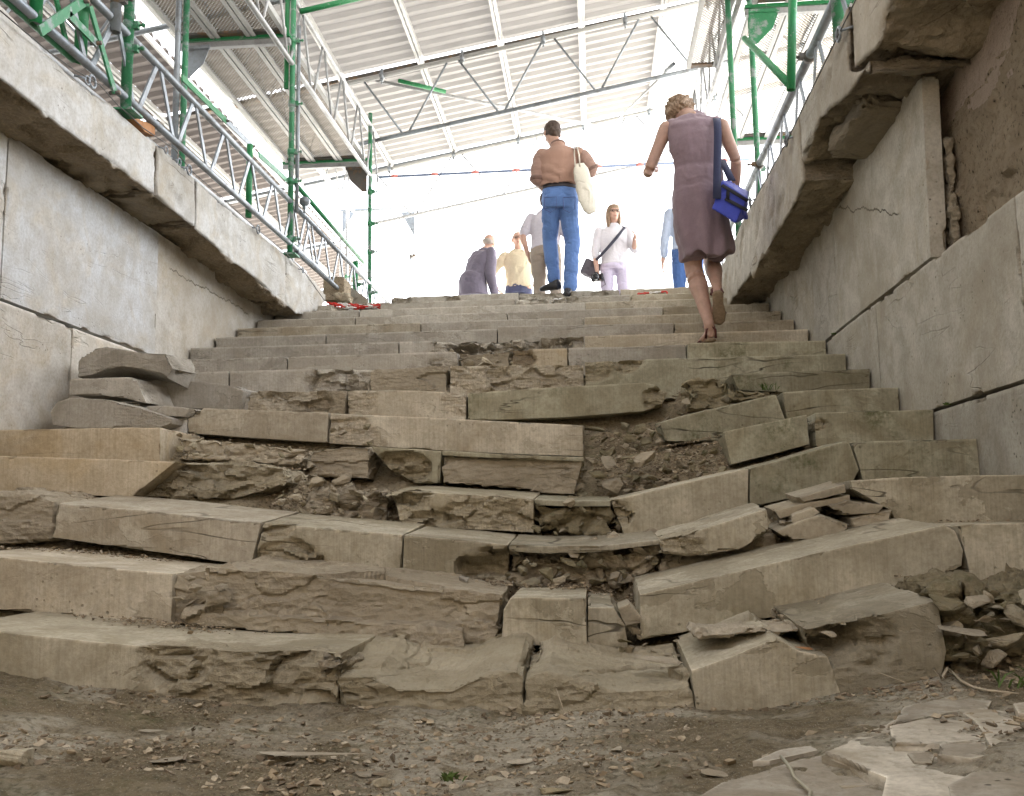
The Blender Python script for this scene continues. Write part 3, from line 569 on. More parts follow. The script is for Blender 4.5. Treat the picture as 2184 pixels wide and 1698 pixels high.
# ---------------------------------------------------------------- side walls
def slab(label, X, poly, thick, mat, name='wall_slab', cat='wall slab', group='marble slabs of the side walls', style='wall', vox=.02, g=(), top_out=0.):
    """side outline (Y, z) on the wall plane X, carried outward by thick (signed)"""
    fr = [np.array((X, a, b)) for a, b in poly]; bk = [p+np.array((thick, 0, 0)) for p in fr]
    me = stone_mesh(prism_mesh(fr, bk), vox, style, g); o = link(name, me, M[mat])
    org = np.mean(np.array(fr+bk), 0); org[2] = min(p[2] for p in fr); rebase(o, org); return tag(o, label, cat, group)
def rect(y0, y1, z0, z1): return [(y0, z0), (y1, z0), (y1, z1), (y0, z1)]
g_ = .005; J1, J2, ZU = 1.13, .466, 2.0
yA = D(10, 450, X=WL)[1]; yB = D(336, 590, X=WL)[1]; yC = D(152, 760, X=WL)[1]
slab('bluish upper slab of the left wall at the edge of the picture', WL, rect(1.6, yA-g_, J1+.012, ZU-.01), -.22, 'wall_left')
slab('large bluish streaked slab of the left wall under the coping', WL, rect(yA+g_, yB-.002, J1+.012, ZU-.01), -.22, 'wall_left')
slab('cream slab of the left wall with a long crack, ending at the steps', WL-.004, rect(yB+.002, 9.3, J1+.012, ZU-.01), -.22, 'wall_cracked')
slab('lower slab of the left wall, left of the vertical joint', WL, rect(1.6, yC-g_, J2+.006, J1-.004), -.22, 'wall_cream')
slab('lower slab of the left wall behind the stacked loose stones', WL, rect(yC+g_, 6.3, J2+.006, J1-.004), -.22, 'wall_cream')
slab('lowest course of the left wall, below the yellowish block', WL, rect(1.6, 5., -.7, J2-.006), -.22, 'wall_left')
yR = P(3337, 1000, X=WR)[1]; yR2 = D(1873, 740, X=WR)[1]
e0 = P(3685, 300, X=WR)[1]; e1_ = P(3723, 1041, X=WR)[1]
slab('upper slab of the right wall, at the far end by the steps', WR, rect(yR+.002, 9.3, J1+.01, ZU-.01), .2, 'wall_right')
slab('tall standing slab of the right wall with its near end exposed', WR, [(e1_, J1+.012), (yR-.002, J1+.012), (yR-.002, ZU-.01), (e0, ZU-.02)], .075, 'wall_standing', vox=.013)
slab('small slab of the right wall between the sloping joint and the vertical joint', WR, rect(yR2+g_, 6.9, J2+.006, J1-.006), .22, 'wall_right')
yR3 = D(2170, 500, X=WR)[1]
slab('large slab of the right wall below the pitted stone', WR, rect(yR3+g_, yR2-g_, J2+.008, J1-.006), .34, 'wall_right')
slab('slab of the right wall at the edge of the picture', WR, rect(1.6, yR3-g_, J2+.008, J1-.006), .34, 'wall_right')
slab('lowest slab of the right wall beside the tooled steps', WR, rect(1.6, 4.9, -.6, J2-.008), .22, 'wall_right')
# cracked backing behind the exposed slab end, and the rough stones beyond it
slab('fissured backing stone squeezed behind the exposed slab end', WR+.082, rect(e1_-.03, e1_+.5, J1, 1.70), .06, 'rock', style='flaky', vox=.012, name='backing_stone', cat='backing stone', group='rough stones behind the right wall')
slab('pitted brown porous block above the right wall slab', WR+.145, [(1.2, J1-.05), (4.35, J1-.05), (4.4, 1.8), (4.15, 1.82), (3.98, 1.80), (3.86, 1.86), (3.72, 1.83), (3.5, 1.99), (3.3, 2.02), (1.2, 2.03)], .4, 'poros', style='split', vox=.018, name='porous_block', cat='porous stone', group='rough stones behind the right wall')
slab('smooth pinkish plastered stone above the pitted porous block', WR+.155, [(1.2, 1.7), (4.5, 1.7), (4.6, 2.6), (1.2, 2.75)], .4, 'plaster', vox=.025, name='plastered_stone', cat='plastered stone', group='rough stones behind the right wall')
# dark fill behind the slabs
def boxmesh(x0, x1, y0, y1, z0, z1):
    return prism_mesh([(x0, y0, z0), (x1, y0, z0), (x1, y0, z1), (x0, y0, z1)], [(x0, y1, z0), (x1, y1, z0), (x1, y1, z1), (x0, y1, z1)])
for x0, x1 in ((WL-.5, WL-.16), (WR+.5, WR+1.1)):
    tag(link('trench_bank', boxmesh(x0, x1, -3.3, 9.8, -1, 2.25), M['earth']), kind='structure')
tag(link('trench_end_wall', boxmesh(WL-.5, WR+1.1, -3.6, -3.2, -1, 2.6), M['poros']), kind='structure')
for x0, x1 in ((WL-.2, WL), (WR, WR+.2)):
    tag(link('trench_side', boxmesh(x0, x1, -3.2, 1.58, -1, 2.25), M['wall_right']), kind='structure')
# ---------------------------------------------------------------- copings
XLc, XRc, ZC = -2.60, 1.235, 2.32
def cy(fx, fy, X): p = P(fx, fy, X=X); return (p[1], p[2])
def coping(label, X, poly, thick, mat, under='under', vox=.018, gl=()):
    SEED[0] += 5; s = SEED[0]
    fr = [np.array((X, a, b)) for a, b in poly]; bk = [p+np.array((thick, 0, 0)) for p in fr]
    me = remesh(prism_mesh(fr, bk), vox); c = getv(me); n = getn(me); q = c+s*.77
    sgn = -1 if thick > 0 else 1
    face = np.clip((n[:, 0]*sgn-.55)*4, 0, 1); rough = 1-face; q2 = q.copy(); q2[:, 2] += .55*q[:, 1]*sgn*-1; edge = np.clip((1-np.abs(n).max(1))*3.4, 0, 1)
    v1, e1 = cells(q*[3.5, 4, 6], s); v2, e2 = cells(q*[11, 13, 20], s+4)
    d = face*(.004*fbm(q*[3, 3, 3], s)+.0012*fbm(q*30, s)-.05*np.clip(fbm(q2*[1, 3.2, 4.5], s+9, 5)-.32, 0, .3)+.006*fbm(q2*[1, 4, 6], s+12, 4))+rough*(.045*fbm(q*2.4, s+1, 5)+.04*(v1-.5)+.012*(v2-.5)+.006*fbm(q*30, s+2, 3)-.02)
    top = np.clip(n[:, 2], 0, 1); d = d*(1-.5*top)-edge*.045*np.clip(fbm(q*[5, 5, 5], s+15, 4)+.05, 0, 1)
    setv(me, c+n*d[:, None]); at = me.attributes.new('brk', 'FLOAT', 'POINT'); at.data.foreach_set('value', np.clip(rough*1.3*(1-.7*top), 0, 1))
    o = link('coping_stone', me, M[mat]); org = np.mean(np.array(fr+bk), 0); org[2] = min(b for a, b in poly); rebase(o, org)
    return tag(o, label, 'coping stone', 'coping stones of the two walls')
yc1 = D(333, 330, X=XLc)[1]; yc2 = D(418, 430, X=XLc)[1]; yc3 = D(611, 590, X=XLc)[1]
coping('near coping stone of the left wall with a ragged top edge', XLc, [(1.5, 2.0), (2.9, 1.985), (3.7, 2.0), (4.4, 1.985), (5.0, 2.0), (yc1, 1.985), (yc1, 2.33), (4.9, 2.34), (4.45, 2.30), (4.1, 2.33), (3.7, 2.38), (3.3, 2.5), (1.5, 2.55)], -.75, 'coping')
coping('short coping stone of the left wall between two cracks', XLc, [(yc1+.006, 1.985), (yc2, 1.97), (yc2, 2.33), (yc1+.006, 2.33)], -.75, 'coping')
coping('coping stone of the left wall with a dark wedge shaped chip', XLc-.004, [(yc2+.006, 1.965), (6.6, 1.94), (yc3-.003, 1.90), (yc3-.003, 2.33), (7.2, 2.34), (6.6, 2.31), (yc2+.006, 2.33)], -.75, 'coping')
coping('last coping stone of the left wall, ending on the steps', XLc-.006, [(yc3+.003, 1.90), (8.25, 1.87), (8.9, 2.04), (9.2, 2.2), (9.2, 2.30), (8.6, 2.34), (yc3+.003, 2.33)], -.75, 'coping')
f = lambda *p: cy(*p, XRc)
yb = f(3205, 620)[0]
coping('far coping stone of the right wall with a jagged lower edge', XRc, [(yb, f(3213, 735)[1]), f(3180, 810), f(3160, 850), f(3110, 930), f(3060, 1010), f(3019, 1080), (8.5, 1.88), (8.9, 2.1), (9.3, 2.2), (9.3, 2.32), (7.2, 2.34), (yb, 2.30)], .8, 'coping_right')
coping('broken coping block of the right wall with a big dark underside', XRc+.0, [f(3244, 562), f(3262, 510), f(3279, 475), f(3340, 430), f(3395, 385), f(3440, 320), (yb-.01, 2.31), (yb-.012, 1.95)][::-1] if False else [(yb-.012, 2.31), (yb-.012, 2.02), f(3244, 562), f(3279, 475), f(3340, 430), f(3395, 385), f(3440, 310), f(3475, 265), (4.35, 2.06), (4.3, 2.36)], .85, 'coping_right')
coping('near overhanging coping boulder of the right wall, split by a long crack', XRc+.02, [(4.33, 2.36), (4.34, 2.05), f(3490, 200), f(3520, 60), (3.2, 2.12), (2.2, 2.15), (1.3, 2.15), (1.3, 2.6), (3.3, 2.5)], 1.0, 'coping_right')
def coping_lump(label, ctr, rad, rot, mat='coping_right', name='coping_stone'):
    SEED[0] += 5; s = SEED[0]
    bm = bmesh.new(); bmesh.ops.create_icosphere(bm, subdivisions=5, radius=1); me = bpy.data.meshes.new('m'); bm.to_mesh(me); bm.free()
    c = getv(me); q = c*np.array(rad)*4+s; v1, e1 = cells(q*1.3, s); v2, e2 = cells(q*4, s+3)
    c = np.sign(c)*np.abs(c)**.5
    c = c*(1+.16*fbm(q*.6, s)[:, None]+.34*(v1-.5)[:, None]+.10*(v2-.5)[:, None])*np.array(rad)
    R = np.array(Matrix.Rotation(rot[2], 3, 'Z')@Matrix.Rotation(rot[1], 3, 'Y')@Matrix.Rotation(rot[0], 3, 'X'))
    setv(me, c@R.T); smooth(me); at = me.attributes.new('brk', 'FLOAT', 'POINT'); at.data.foreach_set('value', .75+.25*v1)
    o = link(name, me, M[mat]); o.location = ctr; return tag(o, label, 'coping stone', 'coping stones of the two walls')
coping_lump('dark lumpy mass bulging under the overhanging coping boulder', (1.70, 3.75, 2.13), (.28, .6, .08), (.0, .12, 0))
coping_lump('dark lump under the broken coping block', (1.50, 4.85, 2.0), (.18, .36, .07), (0, .1, .0))
# small stones beyond the left coping
def chunk(label, fx0, fy0, fx1, fy1, Y, depth, mat, style='rough', name='stone_chunk', vox=.012):
    pts = [P(fx0, fy0, Y=Y), P(fx1, fy0+4, Y=Y), P(fx1, fy1, Y=Y), P(fx0, fy1, Y=Y)]
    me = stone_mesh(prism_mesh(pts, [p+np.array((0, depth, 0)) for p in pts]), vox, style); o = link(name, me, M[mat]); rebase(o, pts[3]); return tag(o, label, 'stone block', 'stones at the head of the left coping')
chunk('grey speckled square stone behind the end of the left coping', 1292, 1104, 1376, 1200, 9.6, .3, 'poros', 'worn')
chunk('brown broken stone lying left of the topmost step', 1335, 1168, 1392, 1202, 9.35, .25, 'rock')
pts = [P(1380, 1130, Y=10.2), P(1470, 1195, Y=9.9), P(1470, 1215, Y=9.9), P(1380, 1215, Y=10.2)]
tag(link('edge_slab', stone_mesh(prism_mesh(pts, [p+np.array((-.05, .25, .0)) for p in pts]), .02, 'smooth'), M['marble_clean']), 'white sloping slab beside the foot of the last scaffold post', 'stone slab')
# ---------------------------------------------------------------- scaffolding
XS, XQ = -2.60, 1.41
def tube_mesh(pts, r, seg=10, cap=True, hollow=False):
    bm = bmesh.new(); pts = [Vector(p) for p in pts]; rings = []
    for i, p in enumerate(pts):
        d = (pts[min(i+1, len(pts)-1)]-pts[max(i-1, 0)]).normalized()
        u = d.cross(Vector((0, 0, 1)) if abs(d.z) < .9 else Vector((1, 0, 0))).normalized(); v = d.cross(u)
        rr = r[i] if isinstance(r, (list, tuple)) else r
        rings.append([bm.verts.new(p+(u*math.cos(a)+v*math.sin(a))*rr) for a in [2*math.pi*k/seg for k in range(seg)]])
    for a, b in zip(rings, rings[1:]):
        for k in range(seg): bm.faces.new((a[k], a[(k+1) % seg], b[(k+1) % seg], b[k]))
    if hollow:
        for ring, dirn in ((rings[0], 1), (rings[-1], -1)):
            c = sum((x.co for x in ring), Vector())/seg; dd = (pts[1]-pts[0]).normalized()*dirn
            inn = [bm.verts.new(c+(x.co-c)*.82) for x in ring]; inn2 = [bm.verts.new(x.co+dd*.12) for x in inn]
            for k in range(seg): bm.faces.new((ring[k], ring[(k+1) % seg], inn[(k+1) % seg], inn[k])); bm.faces.new((inn[k], inn[(k+1) % seg], inn2[(k+1) % seg], inn2[k]))
    elif cap: bm.faces.new(rings[0]); bm.faces.new(rings[-1])
    bmesh.ops.recalc_face_normals(bm, faces=bm.faces)
    me = bpy.data.meshes.new('m'); bm.to_mesh(me); bm.free(); smooth(me); return me
def bar_mesh(a, b, w_, t_, nrm=(1, 0, 0)):
    a, b = Vector(a), Vector(b); d = (b-a).normalized(); n = Vector(nrm); s = d.cross(n).normalized(); n = s.cross(d)
    fr = [a+s*w_/2+n*t_/2, a-s*w_/2+n*t_/2, a-s*w_/2-n*t_/2, a+s*w_/2-n*t_/2]; return prism_mesh(fr, [p+(b-a) for p in fr])
def joinm(ms):
    bm = bmesh.new()
    for m in ms: bm.from_mesh(m); bpy.data.meshes.remove(m)
    me = bpy.data.meshes.new('m'); bm.to_mesh(me); bm.free(); return me
def empty(name, loc, label, cat, group=None):
    o = bpy.data.objects.new(name, None); COL.objects.link(o); o.location = loc; o.empty_display_size = .1; return tag(o, label, cat, group)
def part(name, me, mat, root):
    c = getv(me)-np.array(root.matrix_basis.translation if root.parent is None else root['_o']); setv(me, c); o = link(name, me, M[mat] if isinstance(mat, str) else mat, root); return o
def clamp_mesh(p, r=.034, ax=(0, 0, 1), out=(1, 0, 0)):
    p = Vector(p); ax = Vector(ax); out = Vector(out)
    ms = [tube_mesh([p-ax*.026, p+ax*.026], r, 12)]
    q = p+out*(r+.012); ms.append(bar_mesh(q-ax*.022, q+ax*.022, .03, .03, out)); ms.append(tube_mesh([q-ax*.0, q+out*.05], .007, 6)); ms.append(tube_mesh([q+out*.035, q+out*.05], .013, 6))
    return joinm(ms)
def girder(label, A, B, h, mat='steel', n=None, rc=.024, diag='flat', group='lattice girders of the scaffolding', name='lattice_girder', dmat=None, off=0., tint=None):
    A, B = Vector(A), Vector(B); root = empty(name, A, label, 'lattice girder', group); up_ = Vector((0, 0, h)); L = (B-A).length; d = (B-A)/L
    nrm = d.cross(Vector((0, 0, 1))).normalized()
    part('chord', tube_mesh([A, B], rc, 12, hollow=True), mat, root); part('chord', tube_mesh([A+up_, B+up_], rc, 12, hollow=True), tint or mat, root)
    n = n or max(2, int(round(L/(h*1.55))))
    for k in range(n):
        s = A+d*(L*(k+.06)/n); m_ = A+d*(L*(k+.5-.04)/n)+up_; m2 = A+d*(L*(k+.5+.04)/n)+up_; e = A+d*(L*(k+.94)/n)
        for a, b in ((s, m_), (m2, e)):
            part('diagonal', bar_mesh(a, b, .034, .012, nrm) if diag == 'flat' else tube_mesh([a, b], .013, 8), dmat or mat, root)
    return root
def post(label, x, y, z0, z1, mat='green_worn', r=.0245, clamps=(), base=True, tilt=(0, 0), name='scaffold_post', out=(1, 0, 0)):
    root = empty(name, (x, y, z0), label, 'scaffold post', 'upright posts of the scaffolding')
    a, b = Vector((x, y, z0)), Vector((x+tilt[0], y+tilt[1], z1))
    part('tube', tube_mesh([a, b], r, 14, hollow=True), mat, root)
    if base: part('base_plate', prism_mesh([(x-.07, y-.07, z0-.012), (x+.07, y-.07, z0-.012), (x+.07, y-.07, z0), (x-.07, y-.07, z0)], [(x-.07, y+.07, z0-.012), (x+.07, y+.07, z0-.012), (x+.07, y+.07, z0), (x-.07, y+.07, z0)]), 'green_worn', root)
    for z in clamps:
        t = (z-z0)/(z1-z0); part('clamp', clamp_mesh((x+tilt[0]*t, y+tilt[1]*t, z), out=out), 'steel_dark' if mat == 'steel' else 'green_worn', root)
    return root
def pipe(label, a, b, mat='steel', r=.0242, name='scaffold_tube', group='loose tubes of the scaffolding'):
    root = empty(name, a, label, 'scaffold tube', group); part('tube', tube_mesh([a, b], r, 12, hollow=True), mat, root); return root
# left run
GB, GT = 2.42, 2.80
girder('low lattice girder lying along the top of the left coping', (XS, 3.0, GB), (XS, 8.9, GB+.05), .38, 'steel', n=11)
girder('far low lattice girder beyond the main left post', (XS, 8.2, GB+.02), (XS, 12.3, GB+.05), .40, 'steel', n=7)
girder('dim second low girder farther back on the left', (XS-.62, 3.0, GB), (XS-.62, 10.5, GB+.05), .40, 'steel_light', n=13)
girder('green front girder at the upper left corner', (XS-.05, 2.6, GB+.02), (XS-.05, 4.55, GB+.02), .42, 'green', n=3)
girder('upper lattice girder carrying the left walkway', (XS, 5.0, 4.05), (XS, 11.55, 4.22), .64, 'steel_light', n=9, diag='round')
girder('far upper lattice girder of the left side', (XS-1.05, 7.9, 4.9), (XS-1.05, 14.4, 4.9), .5, 'steel_light', n=8, diag='round')
girder('outer low girder with white chords behind the left posts', (XS-1.55, 6.0, 2.9), (XS-1.55, 14.0, 2.9), .5, 'steel_light', n=10, diag='round')
yP = 8.02
post('main left post with double tubes and several clamps', XS, yP, 2.36, 6.0, 'green_worn', clamps=(2.5, 3.03, 3.3, 3.75, 4.35))
post('thinner grey tube strapped to the main left post', XS+.05, yP+.02, 2.75, 4.5, 'steel', r=.017, base=False)
post('green upper tube beside the main left post', XS-.055, yP, 3.9, 6.0, 'green', r=.022, base=False)
p0 = D(268, 232, X=XS); post('thick pale green post on the left coping with a base plate', XS, p0[1], p0[2]-.02, 6., 'green_worn', r=.031, clamps=(p0[2]+.5, p0[2]+.36))
post('short grey hollow tube hanging beside the thick pale green post', XS+.02, p0[1]-.19, p0[2]+.36, 6., 'steel', r=.031, base=False, clamps=(p0[2]+.55,))
p1 = D(171, 132, X=XS-.1); post('dark green post left of the hanging grey tube', XS-.1, p1[1], p1[2], p1[2]+.36+.3, 'green', r=.034, base=False)
p1 = D(75, 52, X=XS); post('green post end at the upper left corner', XS, p1[1], p1[2], 5., 'green', r=.03, base=False)
p1 = D(373, 288, X=XS-.6); post('galvanised post behind the low girder, under the walkway bracket', XS-.6, p1[1], 2.35, 6., 'steel', clamps=(4.3,), base=False)
post('green post with a red sticker behind the low girder', XS-.55, p1[1]+.03, 2.4, 4.4, 'green_worn', base=False)
p1 = D(538, 450, X=XS); post('short green post standing between the girder chords', XS-.03, p1[1], p1[2]-.05, D(543, 311, X=XS)[2], 'green', base=False)
post('far left post standing beside the head of the stair', XS, 11.06, 2.27, 5.0, 'green_worn', clamps=(2.75, 3.25, 3.6, 4.0), base=False, out=(1, 0, 0))
post('short thick green post just left of the far left post', XS-.12, 10.85, 2.27, 3.08, 'green', r=.032, clamps=(2.8,), base=False)
post('distant grey post behind the far low girder', XS-1.0, 11.2, 2.27, 3.9, 'steel_light', base=False, clamps=(3.4,))
post('distant pale post in the white glare at the left', XS-1.2, 14.6, 2.27, 5.2, 'steel_light', base=False, clamps=(3.9, 3.0))
def flatbrace(label, a, b, mat, w_=.05):
    root = empty('brace', a, label, 'brace', 'braces of the scaffolding'); part('bar', bar_mesh(a, b, w_, .012, (1, 0, 0)), mat, root); part('end_bolt', tube_mesh([Vector(b)-Vector((.03, 0, 0)), Vector(b)+Vector((.03, 0, 0))], .012, 8), 'steel_dark', root); return root
flatbrace('wide pale green flat bar at the upper left corner', D(85, 66, X=XS+.03), D(178, 3, X=XS+.03), 'green_worn', .05)
flatbrace('pale green flat bar crossing to the right in the upper left corner', D(147, 32, X=XS+.03), D(205, 92, X=XS+.03), 'green_worn', .045)
flatbrace('long pale green flat bar running down to the low girder', D(192, 14, X=XS+.03), D(245, 198, X=XS+.03), 'green_worn', .04)
flatbrace('bright green rail sloping down behind the girder to the main post', D(388, 165, X=XS-.35), D(482, 258, X=XS-.35), 'green', .05)
flatbrace('grey continuation of the sloping rail behind the girder', D(482, 258, X=XS-.36), D(538, 312, X=XS-.36), 'steel', .05)
flatbrace('bright green rail ending at the main left post', D(552, 330, X=XS-.2), D(612, 384, X=XS-.2), 'green', .05)
pipe('green and grey handrail sloping from the main post to the far post', D(632, 395, X=XS+.02), D(775, 560, X=XS+.02), 'green', r=.022)
pipe('green tube crossing the upper left of the roof', D(640, 25, Y=8.05), D(800, -12, Y=8.3), 'green', r=.026)
pipe('green underlayer tube beside the low girder', D(395, 320, X=XS-.15), D(530, 440, X=XS-.15), 'green', r=.02)
pipe('cut off tube end poking out on the left coping', D(165, 120, X=XS-.2), D(204, 152, X=XS-.2), 'steel', r=.026)
# transoms, brackets and walkways
def transom(label, x0, x1, y, z, mat='steel_light'):
    root = empty('transom', (x0, y, z), label, 'transom', 'transoms under the walkways')
    part('beam', joinm([bar_mesh((x0, y, z), (x1, y, z), .05, .05, (0, 1, 0))]), mat, root); part('flange', bar_mesh((x0, y, z+.05), (x1, y, z+.05), .03, .07, (0, 1, 0)), 'green', root)
    return root
def deck(label, x0, y0, y1, z, w_=.32):
    root = empty('walkway_plank', (x0, y0, z), label, 'walkway plank', 'perforated steel planks of the walkways')
    me = bpy.data.meshes.new('m'); me.from_pydata([(x0+.02, y0, z), (x0+w_-.02, y0, z), (x0+w_-.02, y1, z), (x0+.02, y1, z)], [], [(0, 1, 2, 3)]); part('perforated_sheet', me, 'perf', root)
    for x in (x0+.012, x0+w_-.012): part('side_rail', joinm([bar_mesh((x, y0, z-.02), (x, y1, z-.02), .022, .06, (0, 0, 1)), bar_mesh((x+(.014 if x < x0+.1 else -.014), y0, z-.045), (x+(.014 if x < x0+.1 else -.014), y1, z-.045), .03, .008, (0, 0, 1))]), 'alu', root)
    for y in (y0+.015, y1-.015): part('end_cap', bar_mesh((x0+.03, y, z-.02), (x0+w_-.03, y, z-.02), .02, .07, (0, 1, 0)), 'steel_dark', root)
    return root
nm = ['inner', 'middle', 'outer']; ZD = 4.40
for bi, (y0, y1, bl) in enumerate(((5.02, 7.9, 'near'), (8.0, 10.9, 'far'))):
    for k in range(3): deck('%s plank of the %s bay of the left walkway' % (nm[k], bl), XS-.02-.32*(k+1)-.01*k, y0, y1, ZD)
for bi, (y0, y1, bl) in enumerate(((4.95, 7.85, 'near'), (7.98, 10.8, 'far'))):
    for k in range(3): deck('%s plank of the %s bay of the right walkway' % (nm[k], bl), XQ+.05+.33*k, y0, y1, ZD)
for y, bl in ((4.97, 'near'), (7.95, 'middle'), (10.95, 'far')):
    transom('%s cross beam under the left walkway' % bl, XS-1.05, XS, y, ZD-.09)
for y, bl in ((4.9, 'near'), (7.92, 'middle'), (10.86, 'far')):
    transom('%s cross beam under the right walkway' % bl, XQ, XQ+1.08, y, ZD-.09)
deck('narrow plank left of the right walkway, above its inner girder', XQ-.36, 6.2, 9.3, ZD+.15, .30)
def bracket(label, x, y, z, s, mat='steel'):
    root = empty('bracket', (x, y, z), label, 'bracket', 'plate brackets under the walkways')
    me = prism_mesh([(x, y, z), (x+s*.26, y, z), (x+s*.20, y, z-.16), (x+s*.06, y, z-.30), (x, y, z-.30)], [(x, y+.008, z), (x+s*.26, y+.008, z), (x+s*.20, y+.008, z-.16), (x+s*.06, y+.008, z-.30), (x, y+.008, z-.30)])
    part('plate', me, mat, root); part('lip', bar_mesh((x, y-.01, z-.01), (x+s*.26, y-.01, z-.01), .03, .02, (0, 1, 0)), mat, root); return root
bracket('grey plate bracket under the left walkway, near the galvanised post', XS-.98, 7.9, 4.28, 1)
bracket('perforated plate bracket at the far end of the left walkway', XS-.02, 10.98, 4.28, -1, 'steel_dark')
bracket('grey green plate bracket on the right posts', XQ+.02, 7.86, 4.30, 1, 'green_worn')
# right run
girder('low lattice girder along the right coping', (XQ, 3.2, 2.42), (XQ, 10.6, 2.42), .42, 'steel', n=14, rc=.03)
girder('upper lattice girder carrying the right walkway', (XQ-.02, 6.4, 4.45), (XQ-.12, 11.9, 4.35), .62, 'steel_light', n=8, diag='round')
q0 = D(1605, 424, X=XQ); post('right post with green ends, standing behind the woman\'s shoulder', XQ+.06, 8.0, 2.35, 5.6, 'green_worn', clamps=(2.95, 4.5), base=False, out=(1, 0, 0))
post('second right post left of the double one', XQ-.12, 8.05, 2.35, 5.6, 'green_worn', base=False)
pe = D(1687, 192, Y=5.5); pt = D(1692, -60, Y=5.5); pipe('green tube with a flattened end hanging from the right walkway', pe, pt, 'green', r=.026)
pipe('green diagonal brace between the right posts', D(1588, 82, Y=7.7), D(1684, 180, Y=5.6), 'green', r=.024)
q1 = D(1790, 68, X=XQ); post('thick green and grey post at the near end of the right coping', XQ, q1[1], q1[2]-.1, 5.5, 'green_worn', r=.034, clamps=(q1[2]+.17,), base=False)
post('faint green post beyond the right walkway', 1.9, 11.9, 2.3, 4.0, 'green', base=False)
tag(link('clamp', clamp_mesh((XQ, 5.78, 2.84), .04, (0, 1, 0), (-1, 0, 0)), M['steel_dark']), 'dark clamp on the right girder where the green tube ends', 'clamp', 'loose clamps')
tag(link('clamp', clamp_mesh((XQ, 7.6, 2.84), .036, (0, 1, 0), (-1, 0, 0)), M['steel_dark']), 'dark clamp where the right girder meets the post', 'clamp', 'loose clamps')
tag(link('clamp', clamp_mesh(tuple(D(650, 430, X=XS+.06)), .045, (0, 1, .3), (0, 0, -1)), M['steel']), 'grey wheel clamp hanging from the handrail by the main post', 'clamp', 'loose clamps')
# ---------------------------------------------------------------- roof
def zroof(x): return 5.70+.172*(x+2.86)
RC = [(-8.3, -7.2), (-7.2, -6.1), (-6.1, -5.4), (-5.4, -4.72), (-4.50, -4.07)]+[(-4.07+1.02*k, -3.05+1.02*k) for k in range(9)]
RY = [-.5, 2.5, 5.5, 8.5, 11.5, 14.5, 17.5, 20.5]
def cassette_mesh(x0, x1, y0, y1, pitch=.20, hh=.05):
    x0 -= .03; x1 += .025
    ys = []; zs = []; y = y0; nn = int(round((y1-y0)/pitch)); pitch = (y1-y0)/nn
    for _ in range(nn):
        for a, b in ((0, 0), (.28, 0), (.42, 1), (.86, 1)): ys.append(y+a*pitch); zs.append(b*hh)
        y += pitch
    v = []; f = []
    for k, (a, b) in enumerate(zip(ys, zs)):
        v += [(x0, a, zroof(x0)+b), (x1, a, zroof(x1)+b)]
        if k: f.append((2*k-2, 2*k-1, 2*k+1, 2*k))
    me = bpy.data.meshes.new('m'); me.from_pydata(v, [], f); return me
rows = ['first', 'second', 'third', 'fourth', 'fifth', 'sixth', 'seventh']
rn = 0
for a in range(len(RC)):
    x0, x1 = RC[a][0]+.03, RC[a][1]-.03
    for b in range(0, 7 if a < 4 else 5):
        y0, y1 = RY[b]+.006, RY[b+1]-.006
        mt = 'sheet_dark' if (a < 4 and b > 2) or b == 0 else 'sheet' if (b < 2 or (a < 10 and b > 2) or b == 3) else 'sheet_clear'  # unseen rows
        root = empty('roof_panel', (x0, y0, zroof(x0)), 'corrugated roof panel number', 'roof panel', 'corrugated panels of the shelter roof')
        root['label'] = 'corrugated %s roof panel in the %s strip from the left, %s row from the far eave' % ({'sheet_dark': 'weathered grey', 'sheet': 'pale grey', 'sheet_clear': 'white translucent'}[mt], ['first', 'second', 'third', 'fourth', 'fifth', 'sixth', 'seventh', 'eighth', 'ninth', 'tenth', 'eleventh', 'twelfth', 'thirteenth', 'fourteenth', 'fifteenth'][a], rows[(6 if a < 4 else 4)-b])
        part('corrugated_sheet', cassette_mesh(x0, x1, y0, y1), mt, root)
        part('frame', joinm([bar_mesh((x0-.005, y0, zroof(x0)-.03), (x0-.005, y1, zroof(x0)-.03), .034, .06, (0, 0, 1)), bar_mesh((x1+.005, y0, zroof(x1)-.03), (x1+.005, y1, zroof(x1)-.03), .034, .06, (0, 0, 1))]), 'alu', root)
        part('end_flange', bar_mesh((x0, y1-.02, zroof(x0)-.035), (x1, y1-.02, zroof(x1)-.035), .05, .09, (0, 1, 0)), 'steel_dark' if y1 < 12 else 'steel', root)
def truss(label, Y, x0, x1, zt0, h, sl=.176, mat='steel', nb=8, x1b=None, botmat=None):
    root = empty('roof_truss', (x0, Y, zt0), label, 'roof truss', 'trusses under the shelter roof')
    z = lambda x: zt0+sl*(x-x0)
    part('chord', tube_mesh([(x0-.35, Y, z(x0-.35)), (x1, Y, z(x1))], .032, 12, hollow=True), 'alu', root)
    part('chord', tube_mesh([(x0, Y, z(x0)-h), (x1b or x1, Y, z(x1b or x1)-h)], .026, 12, hollow=True), botmat or mat, root)
    n = nb; L = (x1-x0)/n
    for k in range(n):
        xa, xb, xc = x0+L*(k+.05), x0+L*(k+.5), x0+L*(k+.95)
        a, b = ((xa, 1), (xb-.03, 0)) if True else 0
        part('diagonal', tube_mesh([(xa, Y, z(xa)), (xb-.03, Y, z(xb)-h)], .014, 8), mat, root); part('diagonal', tube_mesh([(xb+.03, Y, z(xb)-h), (xc, Y, z(xc))], .014, 8), mat, root)
    x = x0+.3
    while x < x1: part('hanger_clamp', joinm([clamp_mesh((x, Y, z(x)), .042, (1, 0, .17), (0, 0, -1)), bar_mesh((x, Y, z(x)+.02), (x, Y, z(x)+.10), .03, .03)]), 'steel', root); x += 1.02
    return root
